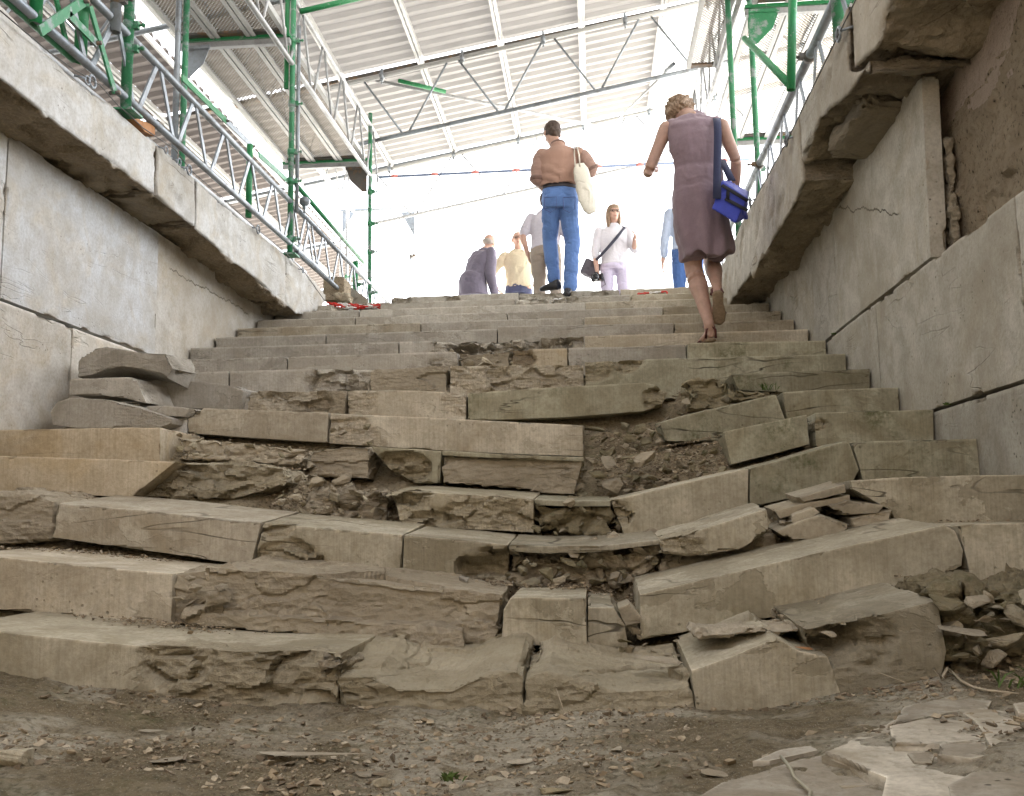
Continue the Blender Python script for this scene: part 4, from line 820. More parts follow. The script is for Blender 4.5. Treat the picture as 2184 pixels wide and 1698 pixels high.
tA = D(706, 187, Y=11.3); tB = D(1500, 8, Y=11.3); hT = D(1333, 44, Y=11.3)[2]-D(1333, 180, Y=11.3)[2]
slT = (D(1333, 44, Y=11.3)[2]-tA[2])/(D(1333, 44, Y=11.3)[0]-tA[0])
truss('main roof truss crossing the picture above the people', 11.3, tA[0]+.35, 4.4, tA[2]+.35*slT, hT, slT, nb=6)
truss('far roof truss at the eave, washed out by the light', 14.35, tA[0]-.2, 6.2, tA[2]+.02, hT, slT, 'steel_light', nb=7)
truss('near roof truss overhead, out at the top edge', 8.2, -6.5, 6.0, zroof(-6.5)-.16, .7, .172, nb=10)
pipe('long thin diagonal tube crossing behind the main truss, green at its left end', D(812-10, 172, Y=11.6), D(1290, 272, Y=13.6), 'steel_light', r=.022)
root = pipe('green sleeve at the left end of the thin diagonal tube', D(850, 172, Y=11.55), D(950, 196, Y=11.9), 'green', r=.027)
pipe('thin rising rod crossing the white roof right of centre', D(1282, 290, Y=13.2), D(1434, 140, Y=11.4), 'steel_light', r=.015)
pipe('short tube stub clamped to the main truss lower chord', D(1420, 152, Y=11.2), D(1437, 136, Y=11.0), 'steel', r=.026)
def wallsheet(label, a, b, z0, z1a, z1b):
    a = np.array(a); b = np.array(b); L = np.linalg.norm(b-a); n = int(L/.2); d = (b-a)/L; nr = np.array((d[1], -d[0])); v = []; f = []
    for k in range(n):
        for t, h in ((0, 0), (.28, 0), (.42, 1), (.86, 1)):
            q = a+d*((k+t)*.2)+nr*h*.04; u = (k+t)/n; v += [(q[0], q[1], z0), (q[0], q[1], z1a+(z1b-z1a)*u)]
    for k in range(len(v)//2-1): f.append((2*k, 2*k+1, 2*k+3, 2*k+2))
    me = bpy.data.meshes.new('m'); me.from_pydata(v, [], f); o = link('light_screen', me, M['sheet_dark']); tag(o, label, 'cladding')
wallsheet('added corrugated cladding out of view, screening light from the left', (-8.3, -3.6), (-8.3, 9), 2.26, 4.8, 4.8)  # added outside the view to cut sky light from the side
wallsheet('added corrugated cladding behind the camera, screening light from the rear', (-8.3, -3.6), (6.2, -3.6), 2.26, 4.9, 7.2)  # added behind the camera to keep light off the risers
# warning tube with spiral tape
ta, tb_ = D(808, 378, Y=11.1), D(1600, 340, Y=11.1)
root = empty('crossbar', ta, 'blue green crossbar wound with red tape behind the people', 'crossbar')
mb = simple('blue_tube', (.30, .38, .58), .5, .3); part('tube', tube_mesh([ta, tb_], .016, 10), mb, root)
mr = simple('red_tape', (.80, .30, .27), .5)
for k in range(9):
    a = np.array(ta)+(np.array(tb_)-ta)*(k+.3)/9; dd = (np.array(tb_)-ta)/9*.22
    part('tape_wrap', tube_mesh([a+dd*.0, a+dd*.35+(0, 0, .006), a+dd*.8], [.018, .021, .018], 10), mr, root)
# distant scaffold frame in the glare
Yf = 15.5
root = empty('distant_frame', D(727, 640, Y=Yf), 'faint distant scaffold frame seen through the glare at the left', 'scaffold frame')
part('upright', tube_mesh([D(727, 640, Y=Yf), D(727, 430, Y=Yf)], .025), 'steel_light', root); part('upright', tube_mesh([D(882, 640, Y=Yf+.5), D(884, 425, Y=Yf+.5)], .02), 'steel_light', root)
part('beam', tube_mesh([D(727, 450, Y=Yf), D(884, 443, Y=Yf+.3)], .03), 'steel', root)
for x, s in ((727, 1), (884, -1)):
    a, b, c = D(x, 452, Y=Yf), D(x+s*30, 452, Y=Yf), D(x, 505, Y=Yf); part('gusset', prism_mesh([a, b, c], [a+(0, .01, 0), b+(0, .01, 0), c+(0, .01, 0)]), 'steel', root)
root = empty('thin_pole', D(876, 640, Y=14.5), 'thin standing pole with a small clamp on top, left of the man in the jacket', 'pole'); part('rod', tube_mesh([D(876, 640, Y=14.5), D(876, 548, Y=14.5)], .012), 'steel', root); part('head', clamp_mesh(tuple(D(877, 547, Y=14.5)), .03, (1, 0, 0), (1, 0, .3)), 'steel_dark', root)
# ---------------------------------------------------------------- cables and eye bolts on the copings
def cable(label, pts, r=.0035):
    o = link('cable', tube_mesh(pts, r, 6), M['cable']); o['label'] = label; o['category'] = 'cable'; o['group'] = 'steel cables along the copings'
cl = [P(*q, X=XLc+.03) for q in ((0, 42), (90, 118), (200, 210), (290, 275), (400, 340), (470, 420), (520, 462), (572, 512), (700, 598), (765, 683), (900, 800), (1033, 922), (1130, 1000), (1215, 1085), (1300, 1205))]
cable('thin cable running along the left coping through the ring bolts', cl)
cr_ = [P(*q, X=XRc-.03) for q in ((3450, -60), (3418, 10), (3358, 130), (3150, 560), (3012, 812), (2950, 925), (2890, 1010))]
cable('thin dark cable running along the right coping through the ring bolts', cr_)
def eyebolt(label, p, s, size=1.):
    root = empty('ring_bolt', p, label, 'ring bolt', 'ring bolts in the copings'); p = Vector(p)
    ms = [p+Vector((0, math.cos(a)*.028*size, math.sin(a)*.028*size)) for a in [i*2*math.pi/16 for i in range(17)]]
    part('ring', tube_mesh(ms, .006*size, 8), 'steel', root); part('shank', tube_mesh([p+Vector((-s*0.0, -.028*size, 0)), p+Vector((s*.06*size, -.05*size, .01))], .006*size, 8), 'steel', root)
for k, q in enumerate(((370, 327), (350, 322), (665, 600), (718, 648), (757, 680), (1033, 918), (1212, 1082))):
    eyebolt(['first ring bolt from the near end of the left coping', 'second ring bolt touching the first on the left coping', 'third ring bolt on the left coping with a cable grip', 'fourth small ring bolt on the left coping', 'large ring bolt at the middle of the left coping', 'ring bolt on the left coping below the main post', 'last ring bolt on the left coping'][k], P(*q, X=XLc+.03), -1, 1.15 if k in (0, 4, 5) else .8)
for k, q in enumerate(((3354, 138), (3145, 563), (3000, 808), (2900, 1015))):
    eyebolt(['largest ring bolt on the right coping, at the top', 'ring bolt on the right coping right of the woman', 'ring bolt on the right coping beside the blue bag', 'lowest ring bolt on the right coping'][k], P(*q, X=XRc-.03), 1, 1.15)
def bfrom(label, pts, Y0, thick, name, mat, cat):
    p = [D(x, y, X=Y0) for x, y in pts]; o = link(name, prism_mesh(p, [a+np.array((thick, 0, 0)) for a in p]), M[mat]); rebase(o, p[0]); tag(o, label, cat)
bfrom('orange brown board wedged under the low girder on the left coping', [(283, 249), (330, 268), (331, 291), (309, 281)], XLc+.0, -.25, 'wooden_board', 'rust', 'board')
bfrom('brown board end sticking out over the right coping', [(1733, 195), (1758, 170), (1762, 162), (1752, 195), (1738, 203)], XRc+.06, .3, 'wooden_board', 'rust', 'board')
# ---------------------------------------------------------------- loose stones, gravel, small things
def hull(seed, flat=.45, n=14, sub=True):
    r = np.random.default_rng(seed); bm = bmesh.new()
    for k in range(n):
        p = r.normal(size=3); p /= np.linalg.norm(p); p = np.sign(p)*np.abs(p)**.7; bm.verts.new((p[0], p[1]*.75, p[2]*flat))
    bmesh.ops.convex_hull(bm, input=bm.verts); bmesh.ops.delete(bm, geom=[v for v in bm.verts if not v.link_faces], context='VERTS')
    if sub:
        bmesh.ops.bevel(bm, geom=bm.edges[:], offset=.045, segments=1, affect='EDGES')
        bmesh.ops.triangulate(bm, faces=bm.faces); bmesh.ops.subdivide_edges(bm, edges=bm.edges[:], cuts=2, use_grid_fill=True)
    me = bpy.data.meshes.new('shard'); bm.to_mesh(me); bm.free()
    if sub:
        c = getv(me); n_ = getn(me); setv(me, c+n_*(.05*fbm(c*2.3+seed, seed)+.02*fbm(c*9+seed, seed))[:, None])
        at = me.attributes.new('brk', 'FLOAT', 'POINT'); at.data.foreach_set('value', np.full(len(c), .35)+.4*(c[:, 2] < 0))
    return me
HULLS = [hull(50+k, (.28, .4, .55, .7)[k % 4], 9+(k % 3)*2) for k in range(16)]
HM = {}
def hm_(k, mat):
    if (k, mat) not in HM: me = HULLS[k].copy(); me.materials.clear(); me.materials.append(M[mat]); HM[(k, mat)] = me
    return HM[(k, mat)]
def surf(x, y): 
    x = np.atleast_1d(np.asarray(x, float)); y = np.atleast_1d(np.asarray(y, float)); return core(x, y, .03)
def shard(x, y, z, s, mat, label, group, name='stone_shard', cat='stone shard', tilt=.6):
    o = bpy.data.objects.new(name, hm_(random.randrange(16), mat)); COL.objects.link(o); o.location = (x, y, z)
    o.scale = (s*random.uniform(.8, 1.3), s*random.uniform(.7, 1.2), s*random.uniform(.7, 1.2)); o.rotation_euler = (random.uniform(-tilt, tilt), random.uniform(-tilt, tilt), random.uniform(0, 6.3)); return tag(o, label, cat, group)
def zone(poly, row, n, smin, smax, mats, label, group, dy=(0, .1)):
    """stones filling a hollow of one riser (outline in photo px on that riser)"""
    pts = [P(x, y, Y=rowY(row)) for x, y in poly]; xs = [p[0] for p in pts]; zs = [p[2] for p in pts]
    def inside(x, z):
        c = False; m = len(pts)
        for i in range(m):
            x1, z1, x2, z2 = pts[i][0], pts[i][2], pts[i-1][0], pts[i-1][2]
            if (z1 > z) != (z2 > z) and x < (x2-x1)*(z-z1)/(z2-z1)+x1: c = not c
        return c
    k = 0; t = 0; used = []
    while k < n and t < 4000:
        t += 1; x = random.uniform(min(xs), max(xs)); z = random.uniform(min(zs), max(zs)); s = smin+(smax-smin)*random.random()**2
        if not inside(x, z) or any((x-a)**2+(z-b)**2 < (.55*(s+c))**2 for a, b, c in used): continue
        used.append((x, z, s)); shard(x, rowY(row)+random.uniform(*dy), z, s, random.choice(mats), label, group); k += 1
RK = ['rock', 'rock', 'marble_low', 'rock_moss']; RM = ['rock_moss', 'rock_moss', 'rock', 'marble_moss']
zone([(2345, 1710), (2480, 1700), (2640, 1700), (2660, 1770), (2560, 1830), (2340, 1830)], 2, 26, .02, .06, RM, 'mossy shard in the hollow between the two split halves of the eleventh step', 'shards in the mossy hollow of the eleventh step', (.0, .14))
zone([(2330, 1840), (2560, 1815), (2880, 1790), (2920, 1870), (2700, 1960), (2280, 1985)], 1, 42, .02, .065, RM+['rock'], 'brown or mossy lump in the big rubble hollow right of the centre', 'rubble of the big mossy hollow', (.0, .16))
zone([(2690, 1560), (2930, 1520), (2940, 1640), (2660, 1680)], 3, 20, .02, .06, RM, 'shard in the gap at the right end of the hanging block', 'shards beside the hanging block', (.02, .16))
zone([(700, 1735), (1240, 1780), (1240, 1870), (700, 1860)], 1, 16, .02, .05, RK, 'flat splinter in the layered stone right of the yellowish block', 'splinters of the layered stone', (.0, .08))
zone([(1130, 1880), (1300, 1890), (1560, 1960), (1540, 2090), (1240, 2060), (1060, 2010)], 0, 44, .012, .045, RK, 'brown shard in the rubble pocket right of the fractured yellow block', 'shards of the rubble pocket at the left', (-.04, .12))
zone([(2140, 2010), (2450, 2010), (2490, 2140), (2140, 2140)], 0, 22, .014, .04, RM, 'mossy stone in the dark joint of the centre', 'stones of the dark mossy joint', (-.02, .08))
zone([(2020, 2200), (2640, 2180), (2680, 2330), (2020, 2340)], -1, 40, .014, .05, RK+RM, 'brown stone crumbling out below the curved light edge', 'stones below the curved light edge', (-.03, .1))
zone([(1300, 1690), (1500, 1700), (1500, 1790), (1300, 1780)], 1, 5, .015, .03, RK, 'small brown stone under the pale blocks of the eleventh step', 'small stones under the eleventh step', (-.02, .04))
zone([(3770, 2400), (4090, 2370), (4090, 2650), (3800, 2650)], -3, 30, .02, .075, ['rock_moss', 'rock', 'marble_low'], 'stone of the broken masonry at the right edge of the lowest step', 'stones of the broken masonry at the right', (-.05, .06))
zone([(700, 2310), (900, 2290), (900, 2430), (720, 2440)], -2, 10, .02, .05, ['rock'], 'ochre flake at the left end of the long rough block', 'flakes at the left end of the ochre block', (-.03, .05))
zone([(2480, 2560), (2560, 2480), (2600, 2560), (2760, 2560), (2760, 2620), (2480, 2600)], -2, 10, .012, .03, RK, 'small stone in front of the wedge in the lower centre', 'small stones below the wedge', (-.08, .0))
zone([(1830, 1415), (2050, 1440), (2050, 1480), (1850, 1480)], 5, 10, .02, .05, ['rock', 'marble'], 'flake in the shattered pocket of the eighth step', 'flakes of the shattered pocket', (-.01, .06))
zone([(1660, 1400), (2330, 1370), (2300, 1420), (1700, 1440)], 6, 16, .02, .05, ['rock', 'marble'], 'flake in the shattered block of the seventh step', 'flakes of the shattered seventh step', (.02, .09))
# stones lying on the ground
def gzat(x, y): return float(ground_z(np.array([x]), np.array([y]))[0])
def onground(fx, fy, s, label, mat='slab', sc=None, rot=None, seed=None):
    p = P(fx, fy, Z=-.43); me = hm_(seed if seed is not None else random.randrange(16), mat); o = bpy.data.objects.new('ground_stone', me); COL.objects.link(o)
    o.location = (p[0], p[1], gzat(p[0], p[1])+s*.18); sc = sc or (1, 1, .7); o.scale = [s*a for a in sc]; o.rotation_euler = rot or (random.uniform(-.15, .15), random.uniform(-.15, .15), random.uniform(0, 6)); tag(o, label, 'stone', 'stones lying on the ground')
onground(30, 3010, .05, 'pale block shaped stone cut by the left edge of the picture', 'marble_low', (1.3, .7, .8), (0, 0, .2), 3)
onground(1530, 2985, .022, 'small pointed stone standing up on the soil left of centre', 'marble_low', (1, .7, 1.4), (.9, .2, .3), 2)
onground(2010, 2985, .03, 'long flat pale stone on the soil in the centre', 'marble_low', (1.4, .5, .6), (.2, .1, .55), 1)
onground(2085, 2925, .026, 'flat pale flake behind the long flat stone', 'marble', (1.4, .8, .3), (.1, 0, .2), 0)
onground(2465, 2910, .020, 'pale chip on the brown soil right of centre', 'marble', (1, .9, .5), None, 4)
onground(610, 2845, .028, 'pale flat chip below the bright tread on the left', 'marble', (1.5, .7, .3), (0, 0, -.3), 0)
onground(955, 2860, .024, 'crooked pale chip at the foot of the lowest step on the left', 'marble', (.7, 1.2, .35), (0, .1, .2), 5)
onground(680, 2945, .030, 'broad thin chip on the soil at the left', 'slab', (1.5, .9, .25), (0, 0, .5), 0)
onground(1230, 2915, .055, 'thin long slab flush in the soil on the left', 'slab', (2.6, .5, .12), (0, 0, 0), 4)
onground(1450, 2950, .022, 'grey chip left of the pointed stone', 'slab', (1.2, .8, .4), None, 8)
onground(2870, 3002, .028, 'dark pointed flake on the flat rock at the lower right', 'rock', (1.4, .7, .5), (.2, .1, .3), 1)
onground(3400, 3075, .026, 'dark grey chip on the flat rock, lower right', 'rock', (1.6, .6, .35), (0, 0, 0), 6)
onground(1930, 2660+70, .02, 'greyish stone at the foot of the step below the overhang', 'rock', None, None, 9)
onground(2225, 3030, .03, 'dark stone sunk in a hole of the soil', 'steel_dark' if False else 'rock_moss', (1.2, .7, .4), None, 7)
for k, (fx, fy, s) in enumerate(((1843, 2336, .022), (3300, 2425, .02), (3340, 2445, .015), (1160, 2180, .012), (1500, 2600, .015), (2700, 2470, .014))):
    pass
o_ = P(1843, 2340, Y=rowY(-2)+.25); sh_ = shard(o_[0], rowY(-2)+.3, float(ztop(-2, o_[0]))+.012, .022, 'marble_grey', 'small whitish pebble on the tread above the ochre block', 'single pebbles on the treads')
o_ = P(2790, 2740, Y=rowY(-3)+.1)
for lab, fx, fy, Y_, s, sc, rz in (('pale flat shard lying on the cracked block of the lowest step', 2630, 2640, rowY(-3)+.16, .06, (1.3, .8, .25), .3), ('round white pebble on the ledge of the lowest step at the right', 3310, 2540, rowY(-3)+.03, .025, (1, .9, 1), 0), ('reddish tile fragment on the ledge of the lowest step', 3215, 2594, rowY(-3)+.03, .018, (1.5, .7, .5), .2), ('grey flake leaning in the broken masonry at the right edge', 3845, 2525, rowY(-3)-.05, .05, (1.4, .8, .3), -.4)):
    p = P(fx, fy, Y=Y_); me = hm_(5, 'marble' if 'red' not in lab else 'rust'); o = bpy.data.objects.new('stone_shard', me); COL.objects.link(o); o.location = p; o.scale = [s*a for a in sc]; o.rotation_euler = (.15, .1, rz); tag(o, lab, 'stone shard', 'single shards on the lowest step')
# cracked paving slabs at the lower right
def gslab(label, pts, th=.02, lift=.006):
    lift *= .9
    q = [P(2600+x/1.46, 2100+y/1.46, Z=-.43) for x, y in pts]; cx = np.mean([p[0] for p in q]); cy = np.mean([p[1] for p in q]); zt = float(np.mean([gzat(p[0], p[1]) for p in q]))+lift
    fr = [np.array((p[0], p[1], zt+.25*(gzat(p[0], p[1])-zt))) for p in q]; fr = [f if True else 0 for f in fr]
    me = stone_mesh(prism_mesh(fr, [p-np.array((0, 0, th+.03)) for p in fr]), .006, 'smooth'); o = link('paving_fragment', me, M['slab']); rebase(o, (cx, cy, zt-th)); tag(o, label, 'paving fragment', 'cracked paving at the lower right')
gslab('long pale paving fragment at the back of the cracked paving', [(1480, 1100), (1760, 1045), (1960, 1005), (2150, 975), (2250, 1040), (2000, 1075), (1975, 1120), (1770, 1133), (1420, 1195)])
gslab('triangular paving fragment with a straight front edge', [(1400, 1212), (1770, 1142), (1890, 1225), (1955, 1325), (1420, 1308)], lift=.012)
gslab('paving fragment at the right edge of the cracked paving', [(1990, 1128), (2260, 1290), (2260, 1400), (2005, 1400), (1962, 1300), (1905, 1212), (1795, 1132)])
gslab('small four sided paving fragment below the triangular one', [(1500, 1328), (1668, 1332), (1645, 1393), (1545, 1385)], lift=.008)
gslab('rounded thick paving fragment with a dark lower edge', [(1692, 1335), (1960, 1342), (1995, 1425), (1890, 1442), (1680, 1398)], lift=.014)
gslab('big paving fragment in the lower right corner', [(1740, 1520), (1900, 1460), (2270, 1432), (2270, 1700), (1790, 1700)], lift=.012)
gslab('narrow raised paving flake left of the cracked paving', [(590, 1290), (760, 1232), (940, 1217), (978, 1238), (700, 1290)], lift=.010)
gslab('wide flat rock surface pocked with small holes, bottom right', [(240, 1480), (440, 1370), (900, 1268), (1360, 1225), (1400, 1400), (1630, 1450), (1480, 1520), (1450, 1720), (240, 1720)], lift=.004)
gslab('broad bedrock sheet under the cracked paving', [(1000, 1300), (1480, 1110), (1760, 1050), (2260, 960), (2300, 1500), (2300, 1750), (1300, 1750), (1380, 1450)], lift=.004)
gslab('stubby block at the right edge behind the cracked paving', [(2130, 1165), (2260, 1130), (2260, 1240), (2160, 1225)], lift=.03)
# countless grit
def grit(name, xs, ys, zs, ss, label, mat='gravel'):
    n = len(xs); T = []
    for k in range(12):
        r = np.random.default_rng(900+k); bm = bmesh.new()
        for _ in range(8):
            p = r.normal(size=3); p /= np.linalg.norm(p); bm.verts.new((p[0], p[1]*.8, p[2]*.55))
        bmesh.ops.convex_hull(bm, input=bm.verts); bmesh.ops.delete(bm, geom=[v for v in bm.verts if not v.link_faces], context='VERTS'); bm.verts.ensure_lookup_table(); bm.verts.index_update()
        T.append((np.array([v.co[:] for v in bm.verts]), [tuple(v.index for v in f.verts) for f in bm.faces])); bm.free()
    V = []; F = []; off = 0
    rr = rng.random((n, 6))
    for i in range(n):
        v, f = T[i % 12]; a = rr[i, 0]*6.28; c, s = math.cos(a), math.sin(a); b = (rr[i, 1]-.5)*1.4; R = np.array([[c, -s, 0], [s, c, 0], [0, 0, 1]])@np.array([[1, 0, 0], [0, math.cos(b), -math.sin(b)], [0, math.sin(b), math.cos(b)]])
        V.append((v*(ss[i]*np.array((.8+.6*rr[i, 2], .7+.5*rr[i, 3], .6+.5*rr[i, 4]))))@R.T+(xs[i], ys[i], zs[i])); F += [tuple(j+off for j in q) for q in f]; off += len(v)
    me = bpy.data.meshes.new(name); me.from_pydata(np.concatenate(V).tolist(), [], F); return tag(link(name, me, M[mat]), label, None, None, 'stuff')
n = 17000; x = rng.uniform(WL, WR, n*2); y = 1.25+1.4*rng.random(n*2); dens = fbm(np.stack([x, y, x*0], 1)*[2.5, 3.5, 1], 77, 4); keep = (dens+rng.random(n*2)*.9+np.clip((y-2.25)*.9, 0, .5) > .55); x, y = x[keep][:n], y[keep][:n]
s = .0020+.012*rng.random(len(x))**7+.0025*rng.random(len(x)); grit('gravel', x, y, ground_z(x, y)+s*.3, s, 'loose grit and chips of stone on the soil at the foot of the stair')
X = []; Yv = []; Zv = []; S = []
for i in range(-3, 5):
    nn = {-3: 1900, -2: 1700, -1: 1700, 0: 1500, 1: 1000, 2: 450, 3: 400, 4: 150}[i]
    xx = rng.uniform(WL+.05, WR-.05, nn*2); cl = fbm(np.stack([xx*2.2, xx*0+i*9.3, xx*0], 1), 81, 4); mk = cl+rng.random(nn*2)*.8 > .25; xx = xx[mk][:nn]; cl = cl[mk][:nn]
    yy = rowY(i+1)-.012-np.abs(rng.normal(0, .055, len(xx))); yy = np.maximum(yy, rowY(i)+.02); sz = .0022+.009*rng.random(len(xx))**5+.002*rng.random(len(xx))
    pile = .018*np.clip(1-(rowY(i+1)-yy)/.09, 0, 1)*np.clip(cl+.6, .1, 1)
    X.append(xx); Yv.append(yy); Zv.append(ztop(i, xx)+.006+pile*rng.random(len(xx))); S.append(sz)
def pocket(poly, row, n, sm):
    pts = [P(a, b, Y=rowY(row)) for a, b in poly]; xs = np.array([p[0] for p in pts]); k = rng.uniform(xs.min(), xs.max(), n); yy = rowY(row)+rng.uniform(-.10, .36, n); s = sm*(.35+rng.random(n)**3); X.append(k); Yv.append(yy); Zv.append(core(k, yy, .028)+s*.4+.01*rng.random(n)); S.append(s)
pocket([(1060, 0), (1640, 0)], 0, 2200, .011); pocket([(2330, 0), (2900, 0)], 1, 2200, .011); pocket([(2340, 0), (2640, 0)], 2, 900, .010); pocket([(2130, 0), (2500, 0)], 0, 900, .010); pocket([(2010, 0), (2700, 0)], -1, 1600, .010); pocket([(2660, 0), (2950, 0)], 3, 500, .010); pocket([(3080, 0), (3420, 0)], -1, 600, .009); pocket([(3750, 0), (4100, 0)], -3, 800, .012); pocket([(690, 0), (1300, 0)], 1, 500, .008)
grit('rubble_grit', np.concatenate(X), np.concatenate(Yv), np.concatenate(Zv), np.concatenate(S), 'grit and small chips lying on the treads and in the hollows of the stair')
# moss and small weeds
GR = simple('leaf', (.10, .16, .03), .7, .4, 60)
def tuft(label, p, n, h, name='weed_tuft'):
    bm = bmesh.new()
    for k in range(n):
        a = random.uniform(0, 6.28); L = h*random.uniform(.5, 1.2); b = Vector(p)+Vector((random.gauss(0, h*.5), random.gauss(0, h*.3), 0)); d = Vector((math.cos(a)*.6, math.sin(a)*.6, 1)).normalized(); s = d.cross(Vector((random.random(), random.random(), .2))).normalized()*.0022; m_ = b+d*L*.6; t = b+d*L+Vector((math.cos(a), math.sin(a), -.6))*L*.25
        vs_ = [bm.verts.new(q) for q in (b-s, b+s, m_+s*1.2, t, m_-s*1.2)]; bm.faces.new(vs_)
    me = bpy.data.meshes.new('m'); bm.to_mesh(me); bm.free(); o = link(name, me, GR); rebase(o, p); tag(o, label, 'weed')
tuft('bright green moss in the sloping joint of the right wall', tuple(P(3790, 1620, X=WR-.004)), 60, .014, 'moss'); tuft('yellow green moss where the upper joint of the right wall meets the steps', tuple(P(3335, 1338, X=WR-.004)), 40, .012, 'moss')
tuft('green grass blades at the foot of the masonry on the right', tuple(P(4060, 2745, Z=-.40)), 14, .05); tuft('thin green blades in the mossy joint of the tenth step at the right', tuple(P(3070, 1560, Y=rowY(3)-.06)), 16, .05); tuft('low green weed in the soil at the bottom centre', tuple(P(1790, 3120, Z=-.46)), 30, .018)
def strand(label, pts, r, mat, name, cat):
    o = link(name, tube_mesh(pts, r, 6), M[mat] if isinstance(mat, str) else mat); tag(o, label, cat)
TW = simple('dry_root', (.50, .42, .30), .8, .3, 60)
Gp = lambda fx, fy, dz=.01: (lambda p: (p[0], p[1], gzat(p[0], p[1])+dz))(P(fx, fy, Z=-.43))
strand('pale dry root curling over the soil at the right', [P(3735, 2675, Y=2.45), P(3765, 2712, Y=2.40), Gp(3795, 2760, .02), Gp(3850, 2785), Gp(3900, 2800), Gp(3960, 2820), Gp(4080, 2832)], [.003, .004, .004, .004, .0035, .003, .002], TW, 'root', 'root')
strand('bent pale plastic tie lying on the flat rock, lower right', [Gp(3122, 3000, .022), Gp(3160, 3035, .02), Gp(3175, 3060, .018), Gp(3215, 3085, .018), Gp(3240, 3120, .02), Gp(3225, 3160, .018), Gp(3205, 3170, .015)], [.0035]*7, simple('tie', (.34, .31, .22), .5), 'cable_tie', 'cable tie')
strand('thin dry straw leaning on the lowest step in the centre', [P(2225, 2755, Y=2.55), P(2262, 2865, Y=2.48)], .0013, TW, 'straw', 'straw'); strand('thin dry straw leaning on the lowest step at the right', [P(3500, 2685, Y=2.54), P(3620, 2730, Y=2.46)], .0013, TW, 'straw', 'straw')
# red and white plastic chain
def chain(label, pts, nl, L=.045):
    root = empty('plastic_chain', pts[0], label, 'chain'); pts = [Vector(p) for p in pts]; seg = [(a-b).length for a, b in zip(pts, pts[1:])]; tot = sum(seg)
    RD = simple('red_plastic', (.62, .03, .02), .4); WH = simple('white_plastic', (.75, .73, .70), .4)
    for k in range(nl):
        t = (k+.5)/nl*tot; i = 0
        while i < len(seg)-1 and t > seg[i]: t -= seg[i]; i += 1
        c = pts[i].lerp(pts[i+1], t/seg[i]); d = (pts[i+1]-pts[i]).normalized(); s = d.cross(Vector((0, 0, 1))).normalized() if k % 2 else d.cross(d.cross(Vector((0, 0, 1)))).normalized()
        loop = [c+d*math.cos(a)*L*.62+s*math.sin(a)*L*.32 for a in [q*2*math.pi/12 for q in range(13)]]; part('link', tube_mesh(loop, .0055, 6), RD if (k//4) % 2 == 0 else WH, root)
zt = rowZ(11)+.012
def c11(fx, fy): p = P(fx, fy, Y=rowY(11)+.02); return (p[0], p[1]+random.uniform(0, .05), p[2])
chain('red and white plastic chain heaped at the left end of the top step', [c11(1305, 1212), c11(1380, 1216), c11(1450, 1222), c11(1550, 1222)], 22); chain('second strand of red and white chain below the first', [c11(1330, 1216), c11(1400, 1232), c11(1430, 1230), c11(1480, 1224), c11(1535, 1226)], 18)
chain('piece of red and white chain by the shoes of the man in jeans', [P(2170, 1208, Y=9.33), P(2215, 1201, Y=9.36), P(2250, 1198, Y=9.4)], 7, .04); chain('red and white chain end on the top step, right of centre', [P(2550, 1176, Y=9.38), P(2620, 1170, Y=9.38), P(2665, 1166, Y=9.38), P(2670, 1174, Y=9.36)], 11, .022)
# ---------------------------------------------------------------- people
def V3(p): return Vector([float(a) for a in p])
def loftm(rings, seg=22):
    """rings: centre, lateral, depth direction, rx, ry"""
    bm = bmesh.new(); R = []
    for c, la, de, rx, ry in rings:
        c = V3(c); la = V3(la).normalized(); de = V3(de).normalized()
        R.append([bm.verts.new(c+la*(rx*math.cos(a))+de*(ry*math.sin(a))) for a in [2*math.pi*k/seg for k in range(seg)]])
    for a, b in zip(R, R[1:]):
        for k in range(seg): bm.faces.new((a[k], a[(k+1) % seg], b[(k+1) % seg], b[k]))
    bm.faces.new(R[0]); bm.faces.new(R[-1]); bmesh.ops.recalc_face_normals(bm, faces=bm.faces)
    me = bpy.data.meshes.new('m'); bm.to_mesh(me); bm.free(); return me
def ell(c, r, rot=None, sub=3):
    bm = bmesh.new(); bmesh.ops.create_icosphere(bm, subdivisions=sub, radius=1)
    Mx = Matrix.Translation(V3(c))@(rot.to_4x4() if rot is not None else Matrix.Identity(4))@Matrix.Diagonal((*r, 1))
    bm.transform(Mx); me = bpy.data.meshes.new('m'); bm.to_mesh(me); bm.free(); return me
def limb(pts, rads, sub=5):
    """tapering limb with swelling muscles: catmull through joints"""
    pts = [V3(p) for p in pts]; P4 = [pts[0]*2-pts[1]]+pts+[pts[-1]*2-pts[-2]]; out = []; rr = []
    for i in range(len(pts)-1):
        for k in range(sub):
            t = k/sub; a, b, c, d = P4[i:i+4]
            q = .5*((2*b)+(c-a)*t+(2*a-5*b+4*c-d)*t*t+(3*b-a-3*c+d)*t**3)
            out.append(b.lerp(c, t).lerp(q, .35)); s = t*t*(3-2*t); rr.append(rads[i]*(1-s)+rads[i+1]*s)
    out.append(pts[-1]); rr.append(rads[-1])
    ms = [tube_mesh(out, rr, 14), ell(out[0], (rr[0],)*3, sub=2), ell(out[-1], (rr[-1],)*3, sub=2)]
    return ms
